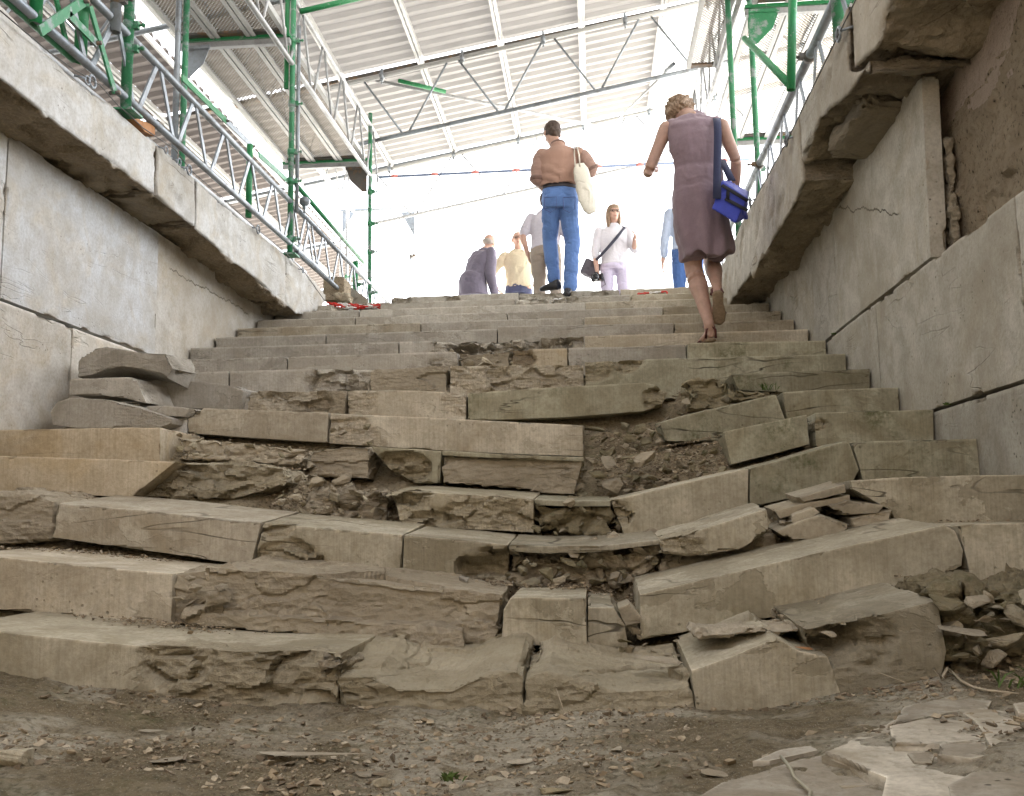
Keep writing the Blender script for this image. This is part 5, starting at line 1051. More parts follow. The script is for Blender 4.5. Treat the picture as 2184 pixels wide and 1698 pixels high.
def handm(w_, d, palm, side, size=1., curl=.5, thumb=1, spread=.12):
    """wrist, direction of the fingers, palm normal, side vector towards the index finger"""
    w_, d, palm = V3(w_), V3(d).normalized(), V3(palm).normalized(); s = V3(side).normalized(); s = (s-d*s.dot(d)).normalized(); palm = d.cross(s) if d.cross(s).dot(palm) > 0 else s.cross(d)
    S = size; ms = [loftm([(w_, s, palm, .024*S, .018*S), (w_+d*.03*S, s, palm, .034*S, .016*S), (w_+d*.075*S, s, palm, .040*S, .014*S), (w_+d*.092*S, s, palm, .036*S, .011*S)], 14)]
    for k, (o, L) in enumerate(((.030, .070), (.010, .079), (-.011, .073), (-.030, .057))):
        p = w_+d*.082*S+s*o*S; dirv = (d+s*(o*spread*18)).normalized(); pts = [p]; a = curl*(.6+.12*k)
        for seg_, fr in enumerate((.45, .32, .23)):
            dirv = (dirv*math.cos(a*.8)+palm*math.sin(a*.8)).normalized(); p = p+dirv*L*fr*S; pts.append(p)
        ms += limb(pts, [.0092*S, .0088*S, .008*S, .0068*S], 2)
    p = w_+d*.022*S+s*.028*S; dv = (d*.65+s*.75+palm*.35).normalized(); p1 = p+dv*.036*S; p2 = p1+(dv+d*.6).normalized()*.028*S; p3 = p2+(dv+d*1.1+palm*curl*.5).normalized()*.024*S
    ms += limb([p, p1, p2, p3], [.013*S, .0115*S, .010*S, .008*S], 2)
    return ms
def headm(c, f, up_, s=1.):
    c = V3(c); f = V3(f).normalized(); up_ = V3(up_); up_ = (up_-f*up_.dot(f)).normalized(); r = f.cross(up_).normalized()
    R = Matrix((r, f, up_)).transposed()
    g = lambda x, y, z: c+R@Vector((x*s, y*s, z*s))
    e = lambda x, y, z, a, b, d: ell(g(x, y, z), (a*s, b*s, d*s), R)
    ms = [e(0, -.008, .022, .078, .097, .094), e(0, .022, -.045, .057, .066, .068), e(0, .052, -.083, .030, .032, .026), e(0, .075, -.028, .034, .026, .03)]
    ms += [ms_ for ms_ in [loftm([(g(0, .082, .012), r, up_, .008*s, .008*s), (g(0, .104, -.022), r, up_, .015*s, .010*s), (g(0, .088, -.033), r, up_, .012*s, .006*s)], 10)]]
    ms += [e(0, .085, .036, .055, .016, .011), e(.036, .072, -.012, .020, .018, .017), e(-.036, .072, -.012, .020, .018, .017), e(0, .090, -.052, .024, .010, .006), e(0, .088, -.063, .021, .010, .006)]
    for q in (-1, 1): ms.append(e(q*.079, -.004, -.006, .010, .020, .032))
    return ms, g, R
def bodymesh(ms, vox=.006, it=3): return remesh(joinm(ms), vox, it)
def fold(me, amp=.006, sc=(9, 9, 5), s=3, o=4):
    c = getv(me); n = getn(me); q = c*np.array(sc)+s*3.7
    w_ = fbm(q+.6*fbm(c*4, s)[:, None], s, o); r = 1-np.abs(w_)*2
    setv(me, c+n*(amp*(w_+.5*np.clip(r, 0, 1)))[:, None]); return me
SK1 = simple('skin', (.50, .31, .235), .5, .25, 30, .002); SK1.node_tree.nodes['Principled BSDF'].inputs['Subsurface Weight'].default_value = .08
SK2 = simple('skin_pale', (.62, .38, .29), .5, .2, 30, .002)
def cloth(name, c, n=.3, sc=60, bump=.002, r=.9):
    m, nt, b, o = newmat(name); g = NT(nt); v = g.n('ShaderNodeNewGeometry').outputs['Position']
    a = g.noise(v, sc, 5, .7); d = g.noise(g.map(v, (12, 12, 6)), 1, 5, .6, .8); col = g.mix(g.ramp(d, .35, .7, 0, .6), c, tuple(x*(1-n*.6) for x in c)); col = g.mix(g.ramp(a, .4, .7, 0, .35), col, tuple(min(1, x*1.3) for x in c))
    g.l(col, b.inputs['Base Color']); b.inputs['Roughness'].default_value = r; b.inputs['Sheen Weight'].default_value = .15
    nb = g.bump(d, .5, .006); nb = g.bump(g.noise(v, 420, 2), .3, .001, nb); g.l(nb, b.inputs['Normal']); return m
HAIR_B = simple('hair_brown', (.075, .045, .03), .6, .6, 120, .004); HAIR_L = simple('hair_light', (.40, .27, .17), .55, .6, 110, .006); HAIR_G = simple('hair_grey', (.45, .40, .36), .6, .3, 90, .003)
LEATHER = simple('black_leather', (.018, .017, .02), .28, .3, 60); BELT = simple('belt', (.03, .022, .025), .5); BROWN = simple('brown_leather', (.13, .035, .03), .45, .3, 50); SOLE = simple('sole', (.30, .21, .13), .8, .4, 60, .002)
def pers(label, loc): return tag(empty('person', loc, label, 'person', None), None, 'person')
def add(root, name, me, mat):
    c = getv(me)-np.array(root.location); setv(me, c); smooth(me); return link(name, me, mat, root)
def shoe(heel, toe, h=.085, s=1.):
    heel, toe = V3(heel), V3(toe); d = (toe-heel).normalized(); L = (toe-heel).length; la = d.cross(Vector((0, 0, 1))).normalized(); u = la.cross(d)
    k = lambda t, lift: heel+d*(L*t)+u*lift
    return loftm([(k(-.02, .035), la, u, .018*s, .03*s), (k(.03, .040), la, u, .034*s, .042*s), (k(.2, .045), la, u, .036*s, .046*s), (k(.45, .040), la, u, .040*s, .042*s), (k(.70, .030), la, u, .046*s, .032*s), (k(.9, .022), la, u, .038*s, .024*s), (k(1.0, .018), la, u, .018*s, .014*s)], 18)
def torso_rings(pel, wai, che, sho, f, w_):
    """pelvis, waist, chest, shoulder line centres; w_ = half widths and half depths"""
    f = V3(f); out = []
    for c, (a, b) in zip((pel, wai, che, sho), w_):
        out.append([V3(c), a, b])
    return out
def lofty(seq, lat, dep, seg=26, sub=4):
    """smooth loft: seq of (centre, rx, ry); directions can tilt with the spine"""
    pts = [V3(s[0]) for s in seq]; n = len(pts); P4 = [pts[0]*2-pts[1]]+pts+[pts[-1]*2-pts[-2]]; rings = []
    for i in range(n-1):
        for k in range(sub):
            t = k/sub; a, b, c, d = P4[i:i+4]; q = .5*((2*b)+(c-a)*t+(2*a-5*b+4*c-d)*t*t+(3*b-a-3*c+d)*t**3); u = t*t*(3-2*t)
            rings.append((q, seq[i][1]*(1-u)+seq[i+1][1]*u, seq[i][2]*(1-u)+seq[i+1][2]*u))
    rings.append((pts[-1], seq[-1][1], seq[-1][2])); la = V3(lat).normalized(); out = []
    for i, (c, a, b) in enumerate(rings):
        ax = (rings[min(i+1, len(rings)-1)][0]-rings[max(i-1, 0)][0]).normalized(); de = ax.cross(la).normalized(); l2 = de.cross(ax).normalized()
        out.append((c, l2, de, a, b))
    return loftm(out, seg)
Q = lambda x, y, Y: V3(D(x, y, Y=Y))
# ---- man in jeans
def man_jeans():
    Y = 9.55; root = pers('man seen from behind in brown shirt and blue jeans, tote bag on his shoulder', (Q(1200, 632, Y).x, Y, 2.28))
    f = Vector((-.12, 1, -.05)).normalized(); lat = f.cross(Vector((0, 0, 1)))
    hc = Q(1178, 286, 9.55); neck = Q(1189, 312, 9.50); hm, g, R = headm(hc, (-.35, .9, -.45), (-.1, .45, 1), 1.05)
    sl, sr = Q(1152, 333, 9.5), Q(1240, 331, 9.5); el, er = Q(1147, 384, 9.5), Q(1261, 364, 9.52); wl, wr = Q(1163, 410, 9.72), Q(1243, 396, 9.75)
    pel, wai, che, shc = Q(1194, 425, 9.55), Q(1195, 396, 9.55), Q(1191, 350, 9.52), Q(1193, 322, 9.5)
    hl, hr = Q(1176, 436, 9.55), Q(1211, 436, 9.55); kl, kr = Q(1173, 515, 9.68), Q(1221, 515, 9.6); al, ar = Q(1181, 597, 9.66), Q(1216, 612, 9.52)
    body = hm+limb([hc-V3((0, .02, .06)), neck, shc], [.06, .062, .07])+limb([sl, el, wl], [.055, .044, .030])+limb([sr, er, wr], [.055, .044, .030])
    body += [lofty([(pel, .15, .11), (wai, .14, .10), (che, .17, .11), (shc, .13, .08)], lat, f)]
    body += limb([hl, kl, al], [.075, .055, .045])+limb([hr, kr, ar], [.075, .055, .045])
    body += handm(wl, (.6, .8, .1), (1, 0, -.3), (0, 0, 1), 1., .8)+handm(wr, (-.4, .8, .0), (-1, 0, -.3), (0, 0, 1), 1., .8)
    add(root, 'body', bodymesh(body), SK1)
    hair = [ell(g(0, -.016, .035), (.089, .102, .098), R), ell(g(0, -.055, -.02), (.072, .055, .062), R), ell(g(.062, -.02, -.005), (.018, .03, .04), R), ell(g(-.062, -.02, -.005), (.018, .03, .04), R)]
    add(root, 'hair', fold(remesh(joinm(hair), .007, 1), .006, (40, 40, 22), 5), HAIR_B)
    gl = [tube_mesh([g(q*.07, .09, .018), g(q*.088, .05, .016), g(q*.084, -.02, .008)], .0025, 6) for q in (-1, 1)]+[tube_mesh([g(-.07, .09, .018), g(.07, .09, .018)], .003, 6)]
    add(root, 'glasses', joinm(gl), LEATHER)
    sh = [lofty([(Q(1195, 399, 9.55), .178, .132), (Q(1195, 396, 9.55), .208, .160), (Q(1194, 385, 9.54), .216, .170), (Q(1192, 368, 9.53), .214, .166), (che, .214, .158), (Q(1191, 335, 9.5), .214, .138), (Q(1191, 323, 9.5), .180, .112), (Q(1190, 314, 9.5), .085, .082), (Q(1190, 307, 9.51), .070, .068)], lat, f), ell(sl.lerp(shc, .12), (.075, .085, .075)), ell(sr.lerp(shc, .12), (.075, .085, .075))]
    SHC = cloth('rust_shirt', (.34, .205, .155), .25, 200); SLC = cloth('rust_sleeve_shaded', (.30, .19, .155), .25, 200)  # sleeves get a darker copy of the shirt cloth, shade painted in
    me = remesh(joinm(sh), .008, 14); c = getv(me); n = getn(me)
    up_k = np.clip((c[:, 2]-wai.z)/.5, 0, 1); wv = np.sin((c[:, 0]-1.6*(c[:, 2]-wai.z)*np.sign(c[:, 0]-wai.x))*34+2.5*fbm(c*5, 6))
    setv(me, c+n*(.0025*fbm(c*[5, 5, 9], 12, 3)+.007*wv*np.clip(1-up_k*2.2, 0, 1)*(n[:, 1] < 0)+.012*np.clip(fbm(c*[7, 7, 22], 4)-.1, 0, 1)*np.clip(1-up_k*2, 0, 1))[:, None]); add(root, 'shirt', me, SHC)
    for s_, e_ in ((sl, el), (sr, er)): add(root, 'sleeve', fold(remesh(joinm(limb([s_.lerp(e_, .12), s_.lerp(e_, .55), s_.lerp(e_, .93)], [.080, .083, .080])), .008, 2), .008, (9, 9, 14), 9), SLC)
    DK = cloth('shirt_seam', (.17, .10, .08), .2)
    for s_, e_ in ((sl, el), (sr, er)):
        a_ = s_.lerp(e_, .90); b_ = s_.lerp(e_, 1.06); add(root, 'sleeve_hem', tube_mesh([a_, b_], [.086, .084], 20), DK)
    add(root, 'collar_rim', lofty([(Q(1190, 310, 9.505), .084, .080), (Q(1189.5, 306.5, 9.51), .078, .075)], lat, f), DK)
    tr = [lofty([(wai-V3((0, 0, .01)), .172, .126), (pel, .192, .148), (Q(1194, 446, 9.56), .188, .14)], lat, f)]
    tr += limb([hl, hl.lerp(kl, .5), kl, kl.lerp(al, .45), al+V3((0, 0, .01))], [.098, .090, .074, .072, .064])+limb([hr, hr.lerp(kr, .5), kr, kr.lerp(ar, .45), ar+V3((0, 0, -.01))], [.100, .094, .080, .076, .070])
    j = add(root, 'jeans', fold(remesh(joinm(tr), .007, 3), .008, (8, 8, 15), 11), cloth('blue_denim', (.10, .19, .43), .55, 90))
    STX = simple('pocket_stitch', (.05, .06, .17), .8)
    for q in (-1, 1):
        cx = 1194+q*20; pts = [Q(cx-13, 421, 9.385), Q(cx+13, 420, 9.385), Q(cx+12, 446, 9.385), Q(cx, 453, 9.39), Q(cx-12, 447, 9.385), Q(cx-13, 421, 9.385)]
        add(root, 'pocket', tube_mesh(pts, .0035, 6), STX)
    add(root, 'belt', lofty([(Q(1195, 406, 9.55), .187, .143), (Q(1195, 397.5, 9.55), .184, .139)], lat, f), BELT)
    add(root, 'collar', lofty([(Q(1190, 313, 9.505), .082, .078), (Q(1189, 305, 9.515), .070, .068)], lat, f), cloth('shirt_collar', (.30, .15, .10)))
    for s_, a, h, t in (('l', al, Q(1190, 618, 9.60), Q(1152, 622, 9.72)), ('r', ar, Q(1210, 637, 9.44), Q(1228, 632, 9.70))):
        add(root, 'shoe', remesh(joinm([shoe(h, t)]+limb([a-V3((0, 0, .0)), h+V3((0, .03, .05))], [.05, .045])), .006, 2), LEATHER)
    return sr
sr_ = man_jeans()
def tote():
    o = empty('tote_bag', Q(1252, 450, 9.5), 'off white cotton tote bag hanging from the man\'s right shoulder', 'bag')
    seq = [(Q(1236, 350, 9.36), .050, .020), (Q(1240, 366, 9.37), .082, .034), (Q(1246, 398, 9.38), .094, .050), (Q(1252, 425, 9.38), .098, .056), (Q(1258, 445, 9.38), .088, .050), (Q(1262, 455, 9.38), .060, .028)]
    me = fold(remesh(lofty(seq, (1, .5, 0), (0, 1, 0)), .008, 2), .010, (7, 7, 5), 15); add(o, 'bag', me, cloth('tote_cotton', (.62, .58, .50), .15))
    for q, dx in ((-.012, -6), (.03, 4)):
        pts = [Q(1233+dx, 356, 9.33), Q(1231+dx, 330, 9.36), Q(1228+dx*.5, 312, 9.46), Q(1236+dx, 316, 9.55), Q(1245+dx, 345, 9.5)]
        add(o, 'strap', tube_mesh(pts, .008, 6), cloth('tote_strap%d' % dx, (.62, .57, .5)))
tote()
# ---- woman in the dress
def woman_dress():
    root = pers('woman seen from behind in a sleeveless taupe dress climbing the stair', (Q(1510, 733, 6.3).x, 6.3, rowZ(5)))
    f = Vector((-.1, 1, 0)).normalized(); lat = Vector((1, .08, .02))
    K = lambda cx, cy, Y: V3(D(1359.6+cx/3.1207, 202.6+cy/3.1207, Y=Y))
    hc = K(282, 118, 6.42); hm, g, R = headm(hc, (-.25, .75, -.75), (-.25, .75, .7), .97)
    sl, sr = K(192, 222, 6.3), K(560, 208, 6.3); el, er = K(70, 515, 6.32), K(655, 430, 6.34); wl, wr = K(98, 470, 6.55), K(655, 640, 6.45)
    neck = K(335, 135, 6.34); shc = K(365, 165, 6.3); che = K(375, 300, 6.28); wai = K(405, 500, 6.30); pel = K(410, 760, 6.32)
    hl, hr = K(355, 860, 6.34), K(490, 860, 6.36); kl, kr = K(372, 1150, 6.42), K(492, 1090, 6.62); al, ar = K(478, 1530, 6.24), K(528, 1272, 6.26)
    body = hm+limb([hc-V3((0, .03, .04)), neck, shc], [.05, .052, .06])+limb([sl, sl.lerp(el, .5), el, el.lerp(wl, .35), wl], [.052, .043, .037, .037, .025])+limb([sr, sr.lerp(er, .5), er, er.lerp(wr, .35), wr], [.052, .043, .038, .038, .025])
    body += [lofty([(pel, .15, .12), (wai, .125, .09), (che, .145, .09), (shc, .13, .06)], lat, f)]
    body += limb([hl, kl, kl.lerp(al, .28), kl.lerp(al, .6), al], [.085, .060, .066, .048, .034])+limb([hr, kr, kr.lerp(ar, .40), kr.lerp(ar, .75), ar], [.085, .060, .060, .044, .034])
    hL, tL = K(492, 1640, 6.235), K(430, 1668, 6.46); tL.z = hL.z
    hR, tR = K(532, 1310, 6.19), K(545, 1520, 6.30)
    def foot(h, t, a, nrm):
        d = (t-h).normalized(); n = V3(nrm).normalized(); la = d.cross(n).normalized(); L = (t-h).length; k = lambda u, l: h+d*(L*u)+n*l
        ms = [loftm([(k(-.03, .03), la, n, .016, .022), (k(.03, .032), la, n, .029, .032), (k(.25, .035), la, n, .028, .034), (k(.5, .028), la, n, .034, .026), (k(.74, .018), la, n, .043, .017), (k(.86, .014), la, n, .038, .012)], 16)]+limb([a, h+n*.045+d*.03], [.034, .034])
        for i, o_ in enumerate((-.03, -.014, 0, .013, .026)): ms += limb([k(.82, .013)+la*o_, k((1.0, .99, .96, .93, .88)[i], .010)+la*o_], [.010, .0085], 2)
        return ms, (k, la, n, d, L)
    nR = Vector((0, .86, .5)); fL, kL_ = foot(hL+V3((0, 0, .022)), tL+V3((0, 0, .015)), al, (0, 0, 1)); fR, kR_ = foot(hR, tR, ar, nR)
    body += fL+fR
    body += handm(wl, (.12, 1, .1), (1, 0, -.3), (0, 0, 1), .82, .9)+handm(wr, (.0, .2, -1), (-1, 0, 0), (0, 1, 0), .93, .9)
    add(root, 'body', bodymesh(body, .0052, 3), SK1)
    hair = [ell(g(0, -.012, .03), (.094, .108, .100), R), ell(g(0, -.05, -.02), (.085, .06, .065), R), ell(g(.075, .005, -.02), (.028, .05, .06), R), ell(g(-.075, .005, -.02), (.03, .055, .065), R)]
    me = remesh(joinm(hair), .005, 1); c = getv(me); n = getn(me); v1, e1 = cells(c*[26, 26, 26]+1.2*fbm(c*9, 2)[:, None], 4)
    setv(me, c+n*(.014*(v1-.35)-.010*np.clip(1-e1*4, 0, 1)+.008*fbm(c*22, 6))[:, None]); add(root, 'hair', me, HAIR_L)
    DR = cloth('taupe_linen', (.245, .175, .20), .4, 120)
    dr = [lofty([(K(462, 1075, 6.36), .178, .150), (K(455, 1000, 6.35), .180, .150), (K(425, 850, 6.33), .186, .150), (K(413, 740, 6.31), .186, .145), (K(405, 560, 6.29), .168, .124), (wai, .160, .114), (K(393, 400, 6.28), .164, .116), (che, .172, .118), (K(373, 230, 6.28), .180, .100), (K(368, 185, 6.29), .165, .075), (K(362, 150, 6.31), .095, .055), (K(352, 130, 6.32), .055, .045)], lat, f)]
    dr += [ell(sl.lerp(shc, .22), (.062, .055, .058)), ell(sr.lerp(shc, .22), (.062, .055, .058))]
    me = remesh(joinm(dr), .007, 14); c = getv(me); n = getn(me)
    zz = (c[:, 2]-c[:, 2].min())/.9; fl = np.clip(1-zz*1.6, 0, 1)
    a = np.arctan2(c[:, 1]-6.33, c[:, 0]-K(455, 1000, 6.35).x)
    c = c+n*(.007*fbm(c*[6, 6, 9]+fbm(c*3, 1)[:, None], 4)+.004*fbm(c*[22, 22, 7], 9)+fl*.012*np.sin(a*7+1))[:, None]
    c[:, 2] += fl*(.022*np.sin(a*3+1.9)+.0)
    setv(me, c); d_ = add(root, 'dress', me, DR)
    for (k, la, n, d, L), th in ((kL_, .022), (kR_, .024)):
        so_ = loftm([(k(-.04, -.012), la, n, .022, .012), (k(.03, -.013), la, n, .036, .014), (k(.35, -.010), la, n, .033, .010), (k(.7, -.008), la, n, .046, .008), (k(.95, -.006), la, n, .036, .007), (k(1.04, -.005), la, n, .012, .005)], 16)
        add(root, 'sandal_sole', so_, SOLE)
        st = [tube_mesh([k(.05, .0)+la*.034, k(.0, .055)+la*.030, k(-.06, .075), k(.0, .055)-la*.030, k(.05, .0)-la*.034], .009, 6), tube_mesh([k(-.03, .07)+la*.02, k(.18, .085)+la*.034, k(.30, .085), k(.18, .085)-la*.034, k(-.03, .07)-la*.02], .009, 6), tube_mesh([k(.7, 0)+la*.046, k(.68, .034), k(.7, 0)-la*.046], .011, 6)]
        for t_ in st: add(root, 'sandal_strap', t_, BROWN)
woman_dress()
def blue_bag():
    K = lambda cx, cy, Y: V3(D(1359.6+cx/3.1207, 202.6+cy/3.1207, Y=Y))
    o = empty('shoulder_bag', K(620, 850, 6.2), 'bright blue shoulder bag with black webbing on the woman\'s right hip', 'bag')
    # eight corners: near-left, near-right, far..., bottom then top
    a, b, c_, d_ = K(497, 755, 6.06), K(655, 850, 6.02), K(735, 825, 6.22), K(600, 740, 6.30)
    A, B, C_, D_ = K(560, 575, 6.08), K(728, 690, 6.05), K(735, 645, 6.22), K(600, 560, 6.30)
    me = bpy.data.meshes.new('m'); me.from_pydata([tuple(p) for p in (a, b, c_, d_, A, B, C_, D_)], [], [(3, 2, 1, 0), (4, 5, 6, 7), (0, 1, 5, 4), (1, 2, 6, 5), (2, 3, 7, 6), (3, 0, 4, 7)])
    me = fold(remesh(me, .006, 5), .009, (10, 10, 10), 31); add(o, 'bag', me, cloth('blue_nylon', (.03, .05, .42), .45, 80, r=.6))
    W = simple('black_webbing', (.012, .012, .02), .7); NV = cloth('navy_webbing', (.025, .03, .075), .2)
    def band(p, q, wd, out=(0, -1, 0), th=.004, m=W, n='webbing'):
        add(o, n, bar_mesh(p, q, wd, th, out), m)
    y0 = lambda cx: 6.065-.045*(cx-560)/170-.014
    for p, q in (((562, 600), (735, 706)), ((585, 690), (735, 770)), ((604, 622), (600, 700))):
        band(K(p[0], p[1], y0(p[0])), K(q[0], q[1], y0(q[0])), .022, (-.25, -1, .25))
    # wide strap over the shoulder
    for pts in ([K(530, 690, 6.03), K(530, 560, 6.08), K(533, 400, 6.12), K(535, 260, 6.155), K(532, 190, 6.18), K(527, 158, 6.24), K(530, 152, 6.32), K(540, 175, 6.40)], [K(560, 430, 6.30), K(590, 490, 6.24), K(628, 570, 6.16)]):
        bm = bmesh.new(); L = []
        for i, p in enumerate(pts):
            s = Vector((.026, .004, 0)); dn = (pts[min(i+1, len(pts)-1)]-pts[max(i-1, 0)]).normalized().cross(Vector((1, 0, 0))).normalized()*.0025
            L.append([bm.verts.new(p-s-dn), bm.verts.new(p+s-dn), bm.verts.new(p+s+dn), bm.verts.new(p-s+dn)])
        for x, y in zip(L, L[1:]):
            for k in range(4): bm.faces.new((x[k], x[(k+1) % 4], y[(k+1) % 4], y[k]))
        bm.faces.new(L[0]); bm.faces.new(L[-1]); bmesh.ops.recalc_face_normals(bm, faces=bm.faces)
        me = bpy.data.meshes.new('m'); bm.to_mesh(me); bm.free(); add(o, 'strap', me, NV)
blue_bag()
# ---- generic standing figure for the people beyond the top step
def figure(label, base, H, face, shirt, trou, skin=SK2, hair=HAIR_B, lean=(0, 0), armL=None, armR=None, headf=None, long_hair=False, jacket=False, belt=BELT, sleeve=.9, bald=False, glasses=False, collar=False, hipw=.15, step=.0, vox=.007, headoff=(0, 0, 0)):
    root = pers(label, base); b = V3(base); f = Vector((face[0], face[1], 0)).normalized(); lat = f.cross(Vector((0, 0, 1))); u = Vector((0, 0, 1)); k = H/1.75
    pel = b+u*(.93*k); wai = b+u*(1.05*k)+f*lean[0]*.25+lat*lean[1]*.2; che = b+u*(1.28*k-.10*abs(lean[0]))+f*lean[0]*.6+lat*lean[1]*.6; shc = b+u*(1.44*k-.22*abs(lean[0]))+f*lean[0]*.9+lat*lean[1]; 
    hc = b+u*(1.625*k-.34*abs(lean[0]))+f*(lean[0]*1.25+.03)+lat*lean[1]*1.2+V3(headoff)
    hm, g, R = headm(hc, headf or f, (0, 0, 1) if not lean[0] else tuple(u+f*.5), k)
    sl, sr = shc-lat*.185*k-u*.04, shc+lat*.185*k-u*.04
    dl = armL or [(-.26, .02, 1.10), (-.27, .12, .86)]; dr = armR or [(.26, .02, 1.10), (.27, .12, .86)]
    W_ = lambda t: b+lat*t[0]*k+f*t[1]*k+u*t[2]*k
    el, wl, er, wr = W_(dl[0]), W_(dl[1]), W_(dr[0]), W_(dr[1])
    hl, hr = pel-lat*.09, pel+lat*.09; kl, kr = b+u*.49*k-lat*.11+f*(.03+step), b+u*.49*k+lat*.11+f*.02; al, ar = b+u*.09-lat*.12+f*step*.5, b+u*.09+lat*.12
    body = hm+limb([hc-u*.06, shc+u*.03, shc-u*.06], [.055*k, .055*k, .06*k])+limb([sl, el, wl], [.05*k, .042*k, .027*k])+limb([sr, er, wr], [.05*k, .042*k, .027*k])
    body += [lofty([(pel, .14*k, .1), (wai, .125*k, .09), (che, .15*k, .1), (shc, .12*k, .07)], lat, f)]+limb([hl, kl, al], [.07, .052, .042])+limb([hr, kr, ar], [.07, .052, .042])
    for w_, e, sg in ((wl, el, -1), (wr, er, 1)): body += handm(w_, tuple((w_-e).normalized()+u*-.1), tuple(lat*-sg), tuple(f), .97*k, .55)
    add(root, 'body', bodymesh(body, vox, 2), skin)
    if not bald:
        h = [ell(g(0, -.014, .036), (.086, .102, .094), R), ell(g(0, -.052, -.01), (.072, .055, .07), R)]
        if long_hair: h += [ell(g(q*.072, -.01, -.06), (.026, .05, .14), R) for q in (-1, 1)]+[ell(g(0, -.07, -.08), (.075, .035, .14), R), ell(g(0, .03, .085), (.07, .06, .03), R)]
        add(root, 'hair', fold(remesh(joinm(h), .007, 1), .006, (60, 60, 14), 5), hair)
    else:
        add(root, 'hair', fold(remesh(joinm([ell(g(0, -.05, -.01), (.082, .058, .045), R), ell(g(.07, -.01, 0), (.016, .03, .03), R), ell(g(-.07, -.01, 0), (.016, .03, .03), R)]), .007, 1), .003, (50, 50, 30), 5), hair)
    EY = simple('eye', (.04, .03, .03), .2)
    for q in (-1, 1): add(root, 'eye', ell(g(q*.031, .083, .012), (.011*k, .008*k, .007*k), R, 2), EY)
    add(root, 'mouth', ell(g(0, .096, -.057), (.022*k, .005*k, .004*k), R, 2), simple('lips', (.42, .12, .10), .5))
    if glasses:
        gm = []
        for q in (-1, 1):
            pts = [g(q*.033+math.cos(a)*.024, .098, .010+math.sin(a)*.017) for a in [i*2*math.pi/14 for i in range(15)]]; gm.append(tube_mesh(pts, .0024, 6)); gm.append(tube_mesh([g(q*.056, .096, .012), g(q*.082, .0, .010)], .002, 6))
        add(root, 'glasses', joinm(gm), LEATHER)
    e = .035 if jacket else .018; bot = pel-u*(.17 if jacket else -.03)
    sh = [lofty([(bot, (hipw+(.07 if jacket else .03))*k+e*.3, (.19 if jacket else .125)+e*.3), (pel+u*.02, (.19 if jacket else hipw+.02)*k+e*.3, (.175 if jacket else .12)+e*.3), (wai, .155*k+e, .112+e), (che, .178*k+e, .118+e), (shc-u*.05, .185*k+e*.6, .095+e), (shc+u*.015, .11*k+e*.5, .07), (shc+u*.055, .068*k, .06)], lat, f)]
    for s_, e_, w_ in ((sl, el, wl), (sr, er, wr)):
        sh += limb([s_, e_, w_][:3], [.068+e*.3, .056+e*.3, .043+e*.3]) if sleeve > .95 else limb([s_, e_, e_.lerp(w_, (sleeve-.5)*2)], [.066, .056, .050]) if sleeve > .5 else limb([s_, s_.lerp(e_, sleeve*2)], [.068, .064])
    add(root, 'jacket' if jacket else 'shirt', fold(remesh(joinm(sh), .008, 2), .010, (8, 8, 6), 8), shirt)
    tr = [lofty([(wai-u*.03, .145*k, .11), (pel, (hipw+.022)*k, .135), (pel-u*.06, (hipw+.015)*k, .13)], lat, f)]+limb([hl, hl.lerp(kl, .5), kl, al+u*.02], [.098*k, .088*k, .072*k, .062*k])+limb([hr, hr.lerp(kr, .5), kr, ar+u*.02], [.098*k, .088*k, .072*k, .062*k])
    add(root, 'trousers', fold(remesh(joinm(tr), .008, 2), .008, (8, 8, 13), 4), trou)
    if belt: add(root, 'belt', lofty([(wai-u*.06, .157*k+.008, .124), (wai-u*.025, .155*k+.008, .122)], lat, f), belt)
    for a in (al, ar): add(root, 'shoe', shoe(a-u*.09-f*.07, a-u*.09+f*.19), LEATHER)
    return root, W_, g
GZ = 2.262
def at(x, Y, y=600): return (float(D(x, y, Y=Y)[0]), Y, GZ)
figure('person in grey t-shirt and khaki trousers, mostly hidden behind the man in jeans', at(1163, 11.0, 520), 1.70, (.15, 1), cloth('grey_tshirt', (.55, .52, .58), .15), cloth('khaki', (.33, .27, .22), .25), sleeve=.4, armL=[(-.27, -.03, 1.13), (-.22, .02, .90)], step=.12, lean=(.10, 0))
figure('bald man with glasses in a sand shirt facing the camera, hand on his hip', at(1105, 13.0, 560), 1.77, (.12, -1), cloth('sand_shirt', (.62, .54, .38), .12), cloth('dark_jeans', (.07, .08, .15), .3), bald=True, glasses=True, hair=HAIR_G, sleeve=.8, belt=BROWN, armR=[(.40, -.02, 1.08), (.30, .12, .92)], armL=[(-.36, -.05, 1.10), (-.22, .1, .98)])
figure('man in a dark plum jacket bending forward with his back to the camera', at(1008, 12.5, 560), 1.72, (.75, .65), cloth('plum_jacket', (.17, .15, .20), .3), cloth('light_jeans', (.42, .50, .62), .2), bald=True, hair=HAIR_G, jacket=True, sleeve=1., lean=(.20, 0), belt=None, armR=[(.24, .13, 1.02), (.20, .22, .78)], armL=[(-.27, .08, 1.02), (-.25, .22, .80)], headf=(.4, .7, -.3))
rf, WF, gF = figure('long haired woman with glasses in a white blouse, facing the camera', at(1309, 11.8, 500), 1.69, (.08, -1), cloth('white_blouse', (.72, .70, .74), .12), cloth('lilac_trousers', (.62, .56, .70), .12), hair=HAIR_L, long_hair=True, glasses=True, belt=BROWN, sleeve=.62, armR=[(.25, .02, 1.12), (.24, .10, .84)], armL=[(-.25, .08, 1.13), (-.24, .27, 1.22)], headf=(.25, -1, .06))
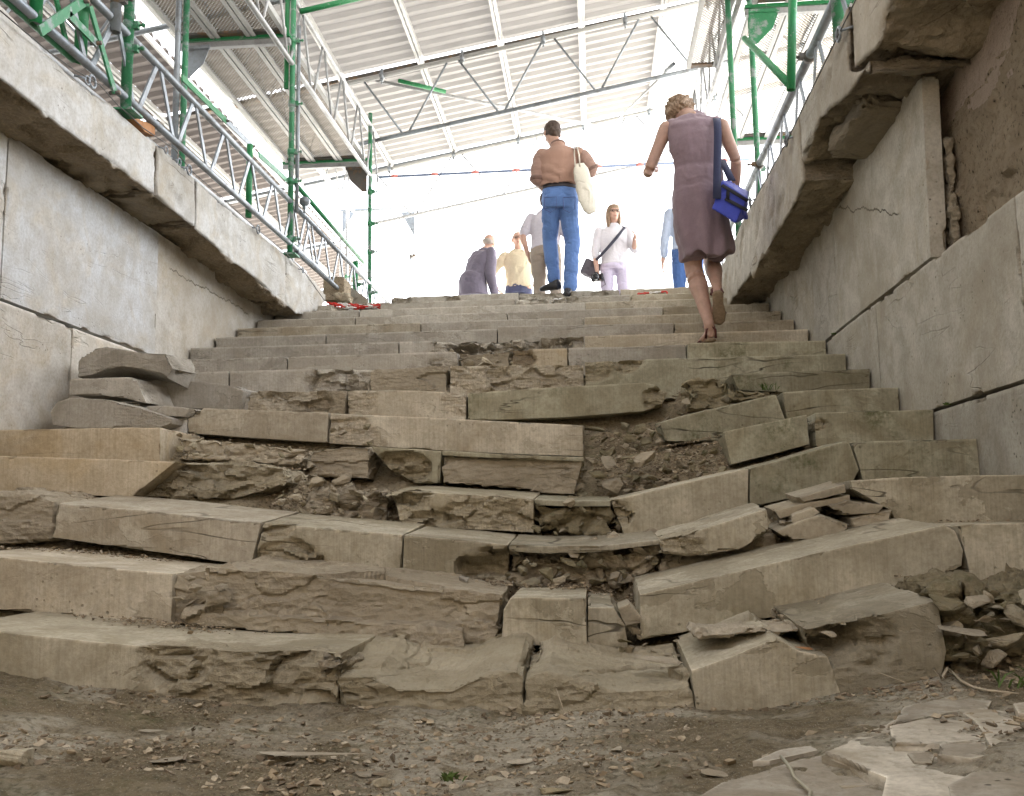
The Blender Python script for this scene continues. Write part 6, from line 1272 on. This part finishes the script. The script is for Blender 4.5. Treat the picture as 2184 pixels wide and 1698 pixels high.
figure('person in light blue shirt and jeans, half hidden behind the woman in the dress', at(1466, 11.4, 540), 1.78, (.1, 1), cloth('blue_shirt', (.45, .52, .66), .15), cloth('mid_jeans', (.06, .13, .33), .35), sleeve=.85, armL=[(-.25, -.02, 1.10), (-.29, .04, .84)])
# camera in her hand, strap and satchel
cp = WF((.245, .13, .80)); o = empty('camera', cp, 'black camera held low in the blonde woman\'s right hand', 'camera')
cx = Vector((.9, -.1, 0)).normalized(); CB = simple('camera_black', (.03, .03, .035), .4)
add(o, 'camera_body', remesh(joinm([bar_mesh(cp-cx*.07-V3((0, 0, .05)), cp+cx*.07-V3((0, 0, .05)), .09, .06, (0, 1, 0)), bar_mesh(cp-cx*.03-V3((0, 0, 0)), cp+cx*.03-V3((0, 0, 0)), .04, .05, (0, 1, 0)), bar_mesh(cp+cx*.05-V3((0, .02, .05)), cp+cx*.08-V3((0, .02, .05)), .08, .08, (0, 1, 0))]), .006, 1), CB)
add(o, 'lens', tube_mesh([cp-V3((.01, .02, .05)), cp-V3((.02, .15, .07))], [.04, .036], 16), simple('lens_black', (.02, .02, .022), .25)); add(o, 'strap', tube_mesh([cp+cx*.07, cp+cx*.1-V3((0, 0, .14)), cp-V3((0, 0, .2)), cp-cx*.05-V3((0, 0, .08))], .006, 6), CB)
add(o, 'chrome_ring', tube_mesh([cp-V3((.018, .13, .068)), cp-V3((.02, .145, .07))], .04, 16), M['steel'])
s0 = WF((-.12, -.02, 1.47)); o = empty('satchel', WF((.33, -.02, .95)), 'dark satchel with a wide strap across the blonde woman\'s blouse', 'bag')
pts = [WF((-.10, -.06, 1.49)), WF((-.13, .08, 1.42)), WF((-.02, .155, 1.27)), WF((.13, .165, 1.10)), WF((.26, .06, .98))]
add(o, 'strap', tube_mesh(pts, .019, 8), simple('strap_dark', (.05, .05, .075), .7)); c0 = WF((.31, -.06, .93)); add(o, 'pouch', fold(remesh(bar_mesh(c0-Vector((.09, 0, -.03)), c0+Vector((.1, 0, -.06)), .2, .12, (0, 1, 0)), .01, 3), .012, (9, 9, 9), 7), cloth('satchel_cloth', (.12, .11, .13), .3))
